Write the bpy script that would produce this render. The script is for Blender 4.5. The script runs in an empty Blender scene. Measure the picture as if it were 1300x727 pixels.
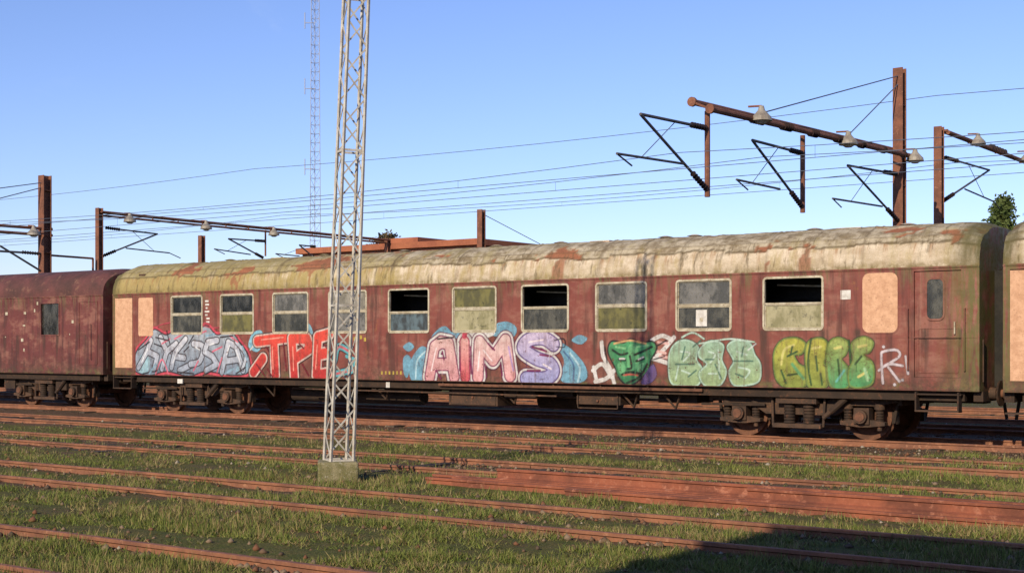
import bpy, bmesh, math, random
import numpy as np
from mathutils import Vector, noise as mnoise
random.seed(7); rng=np.random.default_rng(7)
scene=bpy.context.scene
scene.view_settings.view_transform='Standard'
try: scene.view_settings.look='None'
except: pass
scene.view_settings.exposure=0
# ---------------------------------------------------------------- frame
# world X = along the tracks, Y = across the tracks (away), Z up.
F=1760.0; HOR=438.0; CX=650.0; EYE=1.94; RT=0.14
TH=math.atan(F/2412.0); C=math.cos(TH); S=math.sin(TH)
def along(x,y,d):           # survey: point on the vertical plane at distance d parallel to the tracks
    r=(x-CX)/F; t=d*(C*r-S)/(C+S*r); Zc=C*d-S*t
    return t, EYE+(HOR-y)/F*Zc
def across(x,y,t):          # survey: point on the vertical plane across the tracks at t
    r=(x-CX)/F; d=t*(C+r*S)/(r*C-S); Zc=C*d-S*t
    return Vector((t,d,EYE+(HOR-y)/F*Zc))
def camp(x,y,Zc):
    X=(x-CX)/F*Zc; return Vector((C*X-S*Zc, S*X+C*Zc, EYE+(HOR-y)/F*Zc))
DS=24.6
T0=along(143,438,DS)[0]
def SP(x,y):
    t,z=along(x,y,DS); return (t-T0, z-RT)
# ---------------------------------------------------------------- node helpers
def nd(nt,typ,ins=None,**props):
    n=nt.nodes.new(typ)
    for k,v in props.items(): setattr(n,k,v)
    if ins:
        for k,v in ins.items():
            s=n.inputs[k]
            if isinstance(v,bpy.types.NodeSocket): nt.links.new(v,s)
            else:
                if hasattr(s.default_value,'__len__') and len(s.default_value)==4 and len(v)==3: v=(*v,1)
                s.default_value=v
    return n
def newmat(name,rough=0.8,spec=0.3):
    m=bpy.data.materials.new(name); m.use_nodes=True; nt=m.node_tree
    b=nt.nodes['Principled BSDF']; b.inputs['Roughness'].default_value=rough
    b.inputs['Specular IOR Level'].default_value=spec
    return m,nt,b
def coord(nt): return nd(nt,'ShaderNodeTexCoord').outputs['Object']
def mp(nt,v,s,loc=(0,0,0)): return nd(nt,'ShaderNodeMapping',{'Vector':v,'Scale':s,'Location':loc}).outputs[0]
def noi(nt,v,scale,detail=6,rough=0.6,dist=0.0): return nd(nt,'ShaderNodeTexNoise',{'Vector':v,'Scale':scale,'Detail':detail,'Roughness':rough,'Distortion':dist}).outputs['Fac']
def ramp(nt,f,a,b,va=0.0,vb=1.0): return nd(nt,'ShaderNodeMapRange',{0:f,1:a,2:b,3:va,4:vb},interpolation_type='SMOOTHSTEP').outputs[0]
def mix(nt,f,a,b,blend='MIX'):
    n=nt.nodes.new('ShaderNodeMix'); n.data_type='RGBA'; n.blend_type=blend
    for i,v in ((0,f),(6,a),(7,b)):
        if isinstance(v,bpy.types.NodeSocket): nt.links.new(v,n.inputs[i])
        else: n.inputs[i].default_value=v if i==0 else (*v[:3],1)
    return n.outputs[2]
def mth(nt,op,a,b=0.0):
    n=nt.nodes.new('ShaderNodeMath'); n.operation=op
    for i,v in ((0,a),(1,b)):
        if isinstance(v,bpy.types.NodeSocket): nt.links.new(v,n.inputs[i])
        else: n.inputs[i].default_value=v
    return n.outputs[0]
def bump(nt,b,h,strength=0.4,dist=0.02):
    n=nd(nt,'ShaderNodeBump',{'Height':h,'Strength':strength,'Distance':dist}); nt.links.new(n.outputs[0],b.inputs['Normal'])
def setc(nt,b,c): nt.links.new(c,b.inputs['Base Color'])
def rough_mat(name,c1,c2,c3=None,scale=4,rough=0.85,bs=0.4,bd=0.01,spec=0.25,metal=0):
    m,nt,b=newmat(name,rough,spec); v=coord(nt)
    f=noi(nt,v,scale,8,0.65); col=mix(nt,ramp(nt,f,0.35,0.65),c1,c2)
    if c3: col=mix(nt,ramp(nt,noi(nt,v,scale*3.7,6,0.7),0.55,0.68),col,c3)
    fine=noi(nt,v,scale*14,4,0.6)
    col=mix(nt,0.35,col,mix(nt,fine,(0.15,0.15,0.15),(0.9,0.9,0.9)),'OVERLAY')
    setc(nt,b,col); bump(nt,b,fine,bs,bd); b.inputs['Metallic'].default_value=metal
    return m
# ---------------------------------------------------------------- materials
def side_paint(name,base,dark,light):
    m,nt,b=newmat(name,0.62,0.32); v=coord(nt)
    sep=nd(nt,'ShaderNodeSeparateXYZ',{0:v}); X=sep.outputs[0]; Z=sep.outputs[2]
    st=noi(nt,mp(nt,v,(2.6,1,0.30)),1.7,6,0.65)
    big=noi(nt,mp(nt,v,(0.5,1,0.9)),1.3,5,0.6)
    col=mix(nt,ramp(nt,big,0.3,0.7),base,light)
    ch=noi(nt,mp(nt,v,(0.9,1,1.6),(7,7,7)),1.6,8,0.7)
    col=mix(nt,mth(nt,'MULTIPLY',ramp(nt,ch,0.46,0.62),0.60),col,(0.29,0.135,0.095))
    col=mix(nt,mth(nt,'MULTIPLY',ramp(nt,st,0.46,0.66),0.8),col,dark)
    # broad grime clouds
    gc=noi(nt,mp(nt,v,(0.7,1,0.8),(3,1,8)),2.0,9,0.75)
    col=mix(nt,mth(nt,'MULTIPLY',ramp(nt,gc,0.54,0.68),0.6),col,(0.075,0.040,0.026))
    # runs that start at the window corners
    fr=mth(nt,'FRACT',mth(nt,'MULTIPLY',mth(nt,'SUBTRACT',X,2.45-0.96),1/1.925))
    nr=mth(nt,'MINIMUM',mth(nt,'ABSOLUTE',mth(nt,'SUBTRACT',fr,0.50)),mth(nt,'ABSOLUTE',mth(nt,'SUBTRACT',mth(nt,'FRACT',mth(nt,'ADD',fr,0.345)),0.50)))
    wr=mth(nt,'MULTIPLY',ramp(nt,nr,0.075,0.01),ramp(nt,Z,1.1,2.0,0.0,1.0))
    wr=mth(nt,'MULTIPLY',wr,mth(nt,'MULTIPLY',ramp(nt,Z,2.15,2.05),ramp(nt,noi(nt,mp(nt,v,(6,1,0.4)),2,6,0.7),0.36,0.58)))
    col=mix(nt,mth(nt,'MULTIPLY',wr,0.9),col,(0.055,0.03,0.02))
    st2=noi(nt,mp(nt,v,(6,1,0.25),(3,0,7)),1.5,7,0.7)
    col=mix(nt,mth(nt,'MULTIPLY',ramp(nt,st2,0.58,0.72),0.36),col,(0.38,0.24,0.17))
    r=noi(nt,v,9,8,0.75)
    col=mix(nt,mth(nt,'MULTIPLY',ramp(nt,r,0.62,0.69),0.85),col,(0.10,0.038,0.02))
    r3=noi(nt,mp(nt,v,(1,1,0.6),(2,0,5)),3.2,9,0.8)
    col=mix(nt,mth(nt,'MULTIPLY',ramp(nt,r3,0.59,0.67),0.8),col,(0.24,0.095,0.038))
    r2=noi(nt,mp(nt,v,(1,1,1.4),(9,2,1)),5,9,0.8)
    col=mix(nt,mth(nt,'MULTIPLY',ramp(nt,r2,0.66,0.70),0.85),col,(0.46,0.38,0.30))
    g=ramp(nt,Z,2.6,3.22); ms=ramp(nt,noi(nt,mp(nt,v,(5,1,0.5),(1,1,1)),2.2,7,0.7),0.48,0.66)
    col=mix(nt,mth(nt,'MULTIPLY',mth(nt,'MULTIPLY',g,ms),0.9),col,(0.13,0.105,0.045))
    e=mth(nt,'MAXIMUM',ramp(nt,X,23.0,23.9),ramp(nt,X,0.7,0.0))
    es=mth(nt,'MULTIPLY',e,ramp(nt,noi(nt,mp(nt,v,(5,1,0.8)),2.5,6,0.7),0.36,0.56))
    col=mix(nt,mth(nt,'MULTIPLY',es,0.88),col,(0.11,0.105,0.03))
    lo=mth(nt,'MULTIPLY',ramp(nt,Z,1.6,0.98),ramp(nt,noi(nt,mp(nt,v,(2,1,2)),2.5,7,0.75),0.36,0.60))
    col=mix(nt,mth(nt,'MULTIPLY',lo,0.8),col,(0.06,0.034,0.022))
    mz=mth(nt,'MULTIPLY',ramp(nt,Z,1.22,0.99),ramp(nt,noi(nt,mp(nt,v,(1.2,1,2),(5,5,5)),2.0,7,0.75),0.48,0.64))
    col=mix(nt,mth(nt,'MULTIPLY',mz,0.75),col,(0.12,0.12,0.04))
    setc(nt,b,col)
    wob=noi(nt,mp(nt,v,(1,1,1.5)),1.4,3,0.5); bump(nt,b,mth(nt,'ADD',mth(nt,'MULTIPLY',r,0.10),wob),0.5,0.03)
    nt.links.new(ramp(nt,r,0.4,0.7,0.5,0.85),b.inputs['Roughness'])
    return m
M_side=side_paint('maroon_paint',(0.175,0.045,0.034),(0.078,0.028,0.022),(0.215,0.066,0.048))
M_van=side_paint('maroon_paint_dull',(0.120,0.032,0.028),(0.058,0.022,0.019),(0.15,0.044,0.038))
def roof_mat(name,lfmax):
    m,nt,b=newmat(name,0.85,0.2); v=coord(nt)
    sep=nd(nt,'ShaderNodeSeparateXYZ',{0:v}); X=sep.outputs[0]; Z=sep.outputs[2]
    at=nd(nt,'ShaderNodeAttribute',attribute_name='wear'); sc=nd(nt,'ShaderNodeSeparateColor',{0:at.outputs['Color']})
    R=sc.outputs[0]; flake=sc.outputs[1]; seam=sc.outputs[2]; felt=ramp(nt,R,0.48,0.52)
    run=noi(nt,mp(nt,v,(2.6,0.5,0.6)),1.8,7,0.65); big=noi(nt,mp(nt,v,(0.35,1,1)),1.6,5,0.6)
    cream=mix(nt,ramp(nt,noi(nt,mp(nt,v,(0.9,1,1.6)),2.0,6,0.65),0.35,0.65),(0.58,0.49,0.37),(0.40,0.32,0.22))
    olive=mix(nt,noi(nt,v,6,5,0.7),(0.22,0.17,0.055),(0.38,0.29,0.10))
    lf=ramp(nt,X,17.0,1.5,0.0,lfmax)
    mo=ramp(nt,mth(nt,'ADD',mth(nt,'ADD',mth(nt,'MULTIPLY',run,0.7),mth(nt,'MULTIPLY',big,0.5)),lf),0.59,0.84)
    col=mix(nt,mth(nt,'MULTIPLY',mo,0.88),cream,olive)
    fc=mix(nt,ramp(nt,noi(nt,mp(nt,v,(1.0,1,1.6)),3,8,0.7),0.38,0.62),(0.42,0.36,0.26),(0.20,0.155,0.095))
    fc=mix(nt,mth(nt,'MULTIPLY',mo,0.75),fc,(0.27,0.22,0.085))
    col=mix(nt,felt,col,fc)
    rs=noi(nt,mp(nt,v,(3.5,0.4,0.4),(8,1,2)),2.0,7,0.7)
    rz=mth(nt,'MULTIPLY',ramp(nt,R,0.0,0.5,0.2,1.0),mth(nt,'SUBTRACT',1.0,felt))
    col=mix(nt,mth(nt,'MULTIPLY',mth(nt,'MULTIPLY',rz,ramp(nt,rs,0.48,0.64)),0.75),col,(0.27,0.135,0.055))
    fl=mix(nt,noi(nt,v,5,4,0.7),(0.16,0.06,0.032),(0.36,0.15,0.08))
    col=mix(nt,flake,col,fl)
    dk=mth(nt,'MULTIPLY',ramp(nt,noi(nt,mp(nt,v,(3.4,0.6,0.7),(4,4,4)),2.1,8,0.7),0.53,0.67),0.72)
    col=mix(nt,dk,col,(0.10,0.075,0.04))
    col=mix(nt,mth(nt,'MULTIPLY',seam,0.8),col,(0.08,0.055,0.03))
    en=mth(nt,'MAXIMUM',ramp(nt,X,23.2,23.9),ramp(nt,X,0.4,0.0))
    col=mix(nt,mth(nt,'MULTIPLY',en,ramp(nt,run,0.3,0.55,0.5,0.95)),col,(0.09,0.08,0.032))
    gt=mth(nt,'MULTIPLY',ramp(nt,Z,3.38,3.2),ramp(nt,noi(nt,mp(nt,v,(3,1,3)),2,6,0.7),0.36,0.60))
    col=mix(nt,mth(nt,'MULTIPLY',gt,0.85),col,(0.16,0.12,0.048))
    fine=noi(nt,v,40,4,0.6); col=mix(nt,0.4,col,mix(nt,fine,(0.15,0.15,0.15),(0.9,0.9,0.9)),'OVERLAY')
    setc(nt,b,col); bump(nt,b,noi(nt,v,14,6,0.7),0.6,0.02)
    return m
M_roof=roof_mat('weathered_roof',0.26); M_roof2=roof_mat('weathered_roof_pale',0.05)
M_vroof=rough_mat('van_roof_paint',(0.13,0.048,0.042),(0.07,0.034,0.028),(0.18,0.09,0.06),1.2,0.7,0.3)
M_under=rough_mat('underframe_grime',(0.030,0.020,0.015),(0.048,0.030,0.020),(0.09,0.042,0.024),3)
M_bogie=rough_mat('bogie_rust',(0.085,0.048,0.030),(0.045,0.030,0.022),(0.16,0.070,0.038),4)
M_wheel=rough_mat('wheel_rust',(0.17,0.075,0.043),(0.09,0.044,0.028),(0.22,0.10,0.055),5)
M_frame=rough_mat('window_frame_metal',(0.50,0.45,0.34),(0.32,0.27,0.18),(0.20,0.12,0.07),6,0.6,0.2)
M_ply=rough_mat('plywood',(0.62,0.37,0.23),(0.48,0.27,0.16),(0.36,0.20,0.12),7,0.85,0.3)
M_int=rough_mat('coach_interior',(0.030,0.027,0.022),(0.015,0.014,0.012),None,1.5)
M_blind=rough_mat('roller_blind',(0.55,0.52,0.45),(0.42,0.39,0.33),None,2)
M_rub=rough_mat('gangway_rubber',(0.018,0.017,0.016),(0.03,0.027,0.023),None,4)
M_white=rough_mat('white_marking',(0.65,0.63,0.58),(0.45,0.42,0.38),None,8)
M_yel=rough_mat('yellow_marking',(0.45,0.33,0.06),(0.25,0.18,0.05),None,8)
M_rail=rough_mat('rail_rust',(0.26,0.110,0.058),(0.16,0.070,0.042),(0.32,0.155,0.088),2.5,0.7,0.4)
M_rust2=rough_mat('bright_rust',(0.27,0.088,0.047),(0.14,0.050,0.031),(0.34,0.14,0.085),2.0,0.85,0.4)
M_post=rough_mat('rusted_steel',(0.21,0.085,0.05),(0.13,0.056,0.036),(0.28,0.135,0.08),2.5,0.8,0.3)
M_galv=rough_mat('galvanised_steel',(0.50,0.47,0.41),(0.34,0.31,0.26),(0.33,0.21,0.12),5,0.55,0.2)
M_tower=rough_mat('painted_tower_steel',(0.34,0.37,0.46),(0.28,0.31,0.40),None,1,0.6,0.1)
M_conc=rough_mat('mossy_concrete',(0.28,0.24,0.14),(0.14,0.13,0.05),(0.38,0.35,0.26),5,0.95,0.8,0.02)
M_ins=rough_mat('insulator_ceramic',(0.035,0.02,0.018),(0.02,0.014,0.014),None,4,0.3,0.1)
M_wire=rough_mat('wire_metal',(0.12,0.14,0.18),(0.09,0.10,0.13),None,1,0.6,0.1)
M_arm=rough_mat('cantilever_steel',(0.10,0.085,0.08),(0.06,0.055,0.06),None,2,0.6,0.1)
M_lamp=rough_mat('lamp_shade_enamel',(0.30,0.27,0.22),(0.18,0.15,0.12),None,4,0.5,0.1)
M_bark=rough_mat('bark',(0.10,0.07,0.05),(0.05,0.035,0.025),None,3)
M_rooftile=rough_mat('roof_felt_red',(0.34,0.12,0.06),(0.24,0.08,0.045),None,0.6)
M_sleep=rough_mat('old_sleeper_wood',(0.095,0.07,0.05),(0.055,0.042,0.032),(0.14,0.10,0.075),3,0.95,0.8,0.02)
def brick_mat():
    m,nt,b=newmat('red_brick',0.9,0.2); v=coord(nt)
    v2=nd(nt,'ShaderNodeSeparateXYZ',{0:v}); cv=nd(nt,'ShaderNodeCombineXYZ',{0:mth(nt,'ADD',v2.outputs[0],v2.outputs[1]),1:v2.outputs[2]}).outputs[0]
    br=nd(nt,'ShaderNodeTexBrick',{'Vector':cv,'Color1':(0.36,0.12,0.06),'Color2':(0.27,0.085,0.045),'Mortar':(0.30,0.26,0.22),'Scale':1.0,'Mortar Size':0.008,'Brick Width':0.24,'Row Height':0.075})
    col=mix(nt,ramp(nt,noi(nt,v,0.8,5,0.6),0.4,0.7,0,0.5),br.outputs[0],(0.22,0.08,0.05)); setc(nt,b,col); return m
M_brick=brick_mat()
def glass_mat(name,c1,c2,a0,a1,rough=0.3,spec=0.4):
    m,nt,b=newmat(name,rough,spec); v=coord(nt)
    f=noi(nt,mp(nt,v,(1.6,1,0.9)),1.8,8,0.7); col=mix(nt,ramp(nt,f,0.40,0.60),c1,c2)
    f2=noi(nt,mp(nt,v,(1,1,1),(5,1,3)),7,6,0.7); col=mix(nt,ramp(nt,f2,0.55,0.7,0,0.7),col,(0.02,0.02,0.015))
    setc(nt,b,col); nt.links.new(ramp(nt,f,0.3,0.7,a0,a1),b.inputs['Alpha']); return m
G_olive=glass_mat('dirty_glass_olive',(0.21,0.19,0.065),(0.09,0.083,0.035),0.7,1)
G_pale=glass_mat('dirty_glass_pale',(0.42,0.38,0.23),(0.22,0.20,0.10),0.8,1)
G_dark=glass_mat('dark_glass',(0.012,0.013,0.013),(0.06,0.058,0.05),0.35,0.9,0.12,0.6)
G_dg=glass_mat('dark_grey_glass',(0.04,0.042,0.038),(0.10,0.095,0.075),0.6,1,0.2,0.5)
G_blue=glass_mat('sprayed_glass',(0.13,0.18,0.20),(0.045,0.05,0.05),0.7,1)
G_grey=glass_mat('grey_glass',(0.24,0.23,0.21),(0.075,0.073,0.065),0.5,0.95,0.2,0.5)
G_lt=glass_mat('curtained_glass',(0.36,0.33,0.27),(0.17,0.155,0.12),0.6,1,0.25)
G_win=glass_mat('window_glass',(0.03,0.04,0.05),(0.05,0.05,0.05),1,1,0.1)
# ---------------------------------------------------------------- mesh builder
class MB:
    def __init__(s): s.v=[]; s.f=[]; s.m=[]; s.mats=[]
    def mi(s,m):
        if m not in s.mats: s.mats.append(m)
        return s.mats.index(m)
    def add(s,vs,fs,m):
        o=len(s.v); s.v+= [tuple(p) for p in vs]; k=s.mi(m)
        for f in fs: s.f.append([i+o for i in f]); s.m.append(k)
    def box(s,x0,x1,y0,y1,z0,z1,m):
        s.add([(x0,y0,z0),(x1,y0,z0),(x1,y1,z0),(x0,y1,z0),(x0,y0,z1),(x1,y0,z1),(x1,y1,z1),(x0,y1,z1)],
              [(0,3,2,1),(4,5,6,7),(0,1,5,4),(1,2,6,5),(2,3,7,6),(3,0,4,7)],m)
    def tube(s,p,q,r,m,r2=None,n=8,cap=True):
        p=Vector(p); q=Vector(q); r2=r if r2 is None else r2
        d=(q-p); 
        if d.length<1e-6: return
        d.normalize(); a=d.orthogonal().normalized(); b=d.cross(a); vs=[]
        for c,rr in ((p,r),(q,r2)):
            for i in range(n):
                w=2*math.pi*(i+0.5)/n; vs.append(c+a*math.cos(w)*rr+b*math.sin(w)*rr)
        fs=[(i,(i+1)%n,n+(i+1)%n,n+i) for i in range(n)]
        if cap: fs+= [tuple(range(n))[::-1],tuple(range(n,2*n))]
        s.add(vs,fs,m)
    def bar(s,p,q,w,h,m):   # rectangular bar between two points
        p=Vector(p); q=Vector(q); d=(q-p).normalized(); up=Vector((0,0,1))
        if abs(d.z)>0.95: up=Vector((0,1,0))
        a=d.cross(up).normalized()*w/2; b=a.cross(d).normalized()*h/2
        vs=[p-a-b,p+a-b,p+a+b,p-a+b,q-a-b,q+a-b,q+a+b,q-a+b]
        s.add(vs,[(0,1,2,3),(4,7,6,5),(0,4,5,1),(1,5,6,2),(2,6,7,3),(3,7,4,0)],m)
    def extr(s,poly,y0,y1,m):
        n=len(poly); vs=[(x,y0,z) for x,z in poly]+[(x,y1,z) for x,z in poly]
        s.add(vs,[tuple(range(n)),tuple(range(2*n-1,n-1,-1))]+[(i,(i+1)%n,n+(i+1)%n,n+i) for i in range(n)],m)
    def ring(s,x0,x1,z0,z1,r,w,y0,y1,m,n=5):
        def rr(x0,x1,z0,z1,r):
            o=[]
            for cx,cz,a0 in ((x1-r,z1-r,0),(x0+r,z1-r,90),(x0+r,z0+r,180),(x1-r,z0+r,270)):
                for i in range(n+1):
                    a=math.radians(a0+90*i/n); o.append((cx+r*math.cos(a),cz+r*math.sin(a)))
            return o
        A=rr(x0,x1,z0,z1,r); B=rr(x0+w,x1-w,z0+w,z1-w,max(r-w,0.01)); k=len(A)
        vs=[(x,y0,z) for x,z in A]+[(x,y0,z) for x,z in B]+[(x,y1,z) for x,z in A]+[(x,y1,z) for x,z in B]
        fs=[]
        for i in range(k):
            j=(i+1)%k; fs+=[(i,j,k+j,k+i),(2*k+i,3*k+i,3*k+j,2*k+j),(i,2*k+i,2*k+j,j),(k+i,k+j,3*k+j,3*k+i)]
        s.add(vs,fs,m)
    def rpanel(s,x0,x1,z0,z1,r,y0,y1,m,n=6):
        o=[]
        for cx,cz,a0 in ((x1-r,z1-r,0),(x0+r,z1-r,90),(x0+r,z0+r,180),(x1-r,z0+r,270)):
            for i in range(n+1):
                a=math.radians(a0+90*i/n); o.append((cx+r*math.cos(a),cz+r*math.sin(a)))
        s.extr(o,y0,y1,m)
    def finish(s,name,parent=None,smooth=False,loc=None,recalc=True,bevel=0):
        me=bpy.data.meshes.new(name); me.from_pydata(s.v,[],s.f)
        for m in s.mats: me.materials.append(m)
        me.polygons.foreach_set('material_index',s.m)
        if recalc:
            bm=bmesh.new(); bm.from_mesh(me); bmesh.ops.recalc_face_normals(bm,faces=bm.faces); bm.to_mesh(me); bm.free()
        if smooth:
            me.polygons.foreach_set('use_smooth',[True]*len(me.polygons))
            try: me.set_sharp_from_angle(angle=math.radians(40))
            except Exception: pass
        ob=bpy.data.objects.new(name,me); scene.collection.objects.link(ob)
        if parent: ob.parent=parent
        if loc is not None: ob.location=loc
        if bevel:
            bv=ob.modifiers.new('bevel','BEVEL'); bv.width=bevel; bv.segments=2; bv.limit_method='ANGLE'
        return ob
def empty(name,loc=(0,0,0)):
    e=bpy.data.objects.new(name,None); scene.collection.objects.link(e); e.location=loc; e.empty_display_size=0.3; return e
def np_mesh(name,V,Fa,mat,parent=None,cols=None,attr='col',smooth=False):
    V=np.asarray(V,dtype=np.float32); Fa=np.asarray(Fa,dtype=np.int32); k=Fa.shape[1]
    me=bpy.data.meshes.new(name); me.vertices.add(len(V)); me.vertices.foreach_set('co',V.ravel())
    me.loops.add(Fa.size); me.loops.foreach_set('vertex_index',Fa.ravel())
    me.polygons.add(len(Fa)); me.polygons.foreach_set('loop_start',np.arange(0,Fa.size,k,dtype=np.int32))
    if smooth: me.polygons.foreach_set('use_smooth',np.ones(len(Fa),dtype=bool))
    me.update(calc_edges=True)
    if cols is not None:
        a=me.color_attributes.new(attr,'FLOAT_COLOR','POINT'); a.data.foreach_set('color',np.asarray(cols,dtype=np.float32).ravel())
    me.materials.append(mat); ob=bpy.data.objects.new(name,me); scene.collection.objects.link(ob)
    if parent: ob.parent=parent
    return ob
# ---------------------------------------------------------------- bogie
def bogie(parent,uc):
    b=MB()
    for du in (-1.27,1.27):
        u=uc+du
        for vy,sg in ((0.66,1),(2.22,-1)):
            prof=[(0.0,0.10),(-0.02,0.10),(-0.02,0.16),(0.03,0.18),(0.05,0.36),(0.0,0.39),(0.0,0.46),(0.10,0.465),(0.125,0.495),(0.14,0.49),(0.14,0.38),(0.09,0.36),(0.09,0.0)]
            n=40; vs=[]; fs=[]
            for j,(py,pr) in enumerate([(-0.02,0.0)]+prof):
                for i in range(n):
                    a=2*math.pi*i/n; vs.append((u+pr*math.cos(a),vy+sg*py,0.46+pr*math.sin(a)))
            for j in range(len(prof)):
                for i in range(n): fs.append((j*n+i,j*n+(i+1)%n,(j+1)*n+(i+1)%n,(j+1)*n+i))
            b.add(vs,fs,M_wheel)
        b.tube((u,0.6,0.46),(u,2.28,0.46),0.08,M_wheel,n=14)
    for sgn in (0,1):
        Y=lambda y:(y if sgn==0 else 2.88-y)
        def bx(x0,x1,y0,y1,z0,z1,m=M_bogie):
            a,c=Y(y0),Y(y1); b.box(uc+x0,uc+x1,min(a,c),max(a,c),z0,z1,m)
        poly=[(-1.95,0.86),(-1.95,0.74),(-1.50,0.66),(-1.05,0.66),(-0.72,0.46),(0.72,0.46),(1.05,0.66),(1.50,0.66),(1.95,0.74),(1.95,0.86),(0.75,0.86),(0.5,0.70),(-0.5,0.70),(-0.75,0.86)]
        b.extr([(uc+x,z) for x,z in poly],Y(0.38),Y(0.50),M_bogie)
        b.extr([(uc+x,z) for x,z in [(-2.0,0.885),(-2.0,0.86),(2.0,0.86),(2.0,0.885)]],Y(0.34),Y(0.54),M_bogie)
        for du in (-1.27,1.27):
            bx(du-0.15,du+0.15,0.30,0.52,0.32,0.62)
            b.extr([(uc+du+x,z) for x,z in [(-0.15,0.40),(-0.44,0.36),(-0.44,0.30),(-0.10,0.26),(0.10,0.26),(0.44,0.30),(0.44,0.36),(0.15,0.40)]],Y(0.345),Y(0.505),M_bogie)
            b.tube((uc+du,Y(0.22),0.46),(uc+du,Y(0.32),0.46),0.13,M_bogie,n=16)
            b.tube((uc+du,Y(0.20),0.46),(uc+du,Y(0.225),0.46),0.09,M_wheel,n=16)
            for q in (-0.31,0.31):
                for k in range(6):
                    z=0.37+k*0.052; b.tube((uc+du+q,Y(0.43),z),(uc+du+q,Y(0.43),z+0.034),0.08,M_under,n=14)
                b.tube((uc+du+q,Y(0.43),0.34),(uc+du+q,Y(0.43),0.74),0.055,M_under,n=8)
                b.tube((uc+du+q,Y(0.43),0.20),(uc+du+q,Y(0.43),0.29),0.045,M_bogie,n=8)
                b.tube((uc+du+q,Y(0.43),0.60),(uc+du+q,Y(0.43),0.70),0.10,M_bogie,n=14)
            for q in (-0.60,0.60):
                b.bar((uc+du+q,Y(0.62),0.80),(uc+du+q*0.87,Y(0.62),0.34),0.05,0.06,M_under)
                b.box(uc+du+q*0.85-0.05,uc+du+q*0.85+0.05,*sorted((Y(0.66),Y(0.78))),0.32,0.56,M_under)
        for q in (-0.20,0.20):
            for k in range(6):
                z=0.30+k*0.06; b.tube((uc+q,Y(0.34),z),(uc+q,Y(0.34),z+0.042),0.11,M_under,n=16)
            b.tube((uc+q,Y(0.34),0.30),(uc+q,Y(0.34),0.70),0.085,M_under,n=12)
        bx(-0.50,0.50,0.20,0.44,0.21,0.29); bx(-0.42,0.42,0.18,0.5,0.68,0.80)
        for q in (-0.52,0.52): b.tube((uc+q,Y(0.28),0.24),(uc+q*1.05,Y(0.30),0.80),0.025,M_bogie)
        b.tube((uc+0.55,Y(0.22),0.42),(uc+1.0,Y(0.22),0.80),0.045,M_bogie)
        b.tube((uc+0.70,Y(0.22),0.545),(uc+1.0,Y(0.22),0.80),0.06,M_under)
        b.bar((uc-2.1,Y(0.30),0.62),(uc-0.7,Y(0.30),0.64),0.04,0.05,M_under)
        b.tube((uc-1.9,Y(0.36),0.92),(uc+1.9,Y(0.36),0.92),0.025,M_under)
    b.box(uc-0.35,uc+0.35,0.4,2.48,0.55,0.78,M_under)
    for x in (-1.98,1.94): b.box(uc+x,uc+x+0.08,0.4,2.48,0.68,0.84,M_bogie)
    return b.finish('bogie',parent,smooth=True)
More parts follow.
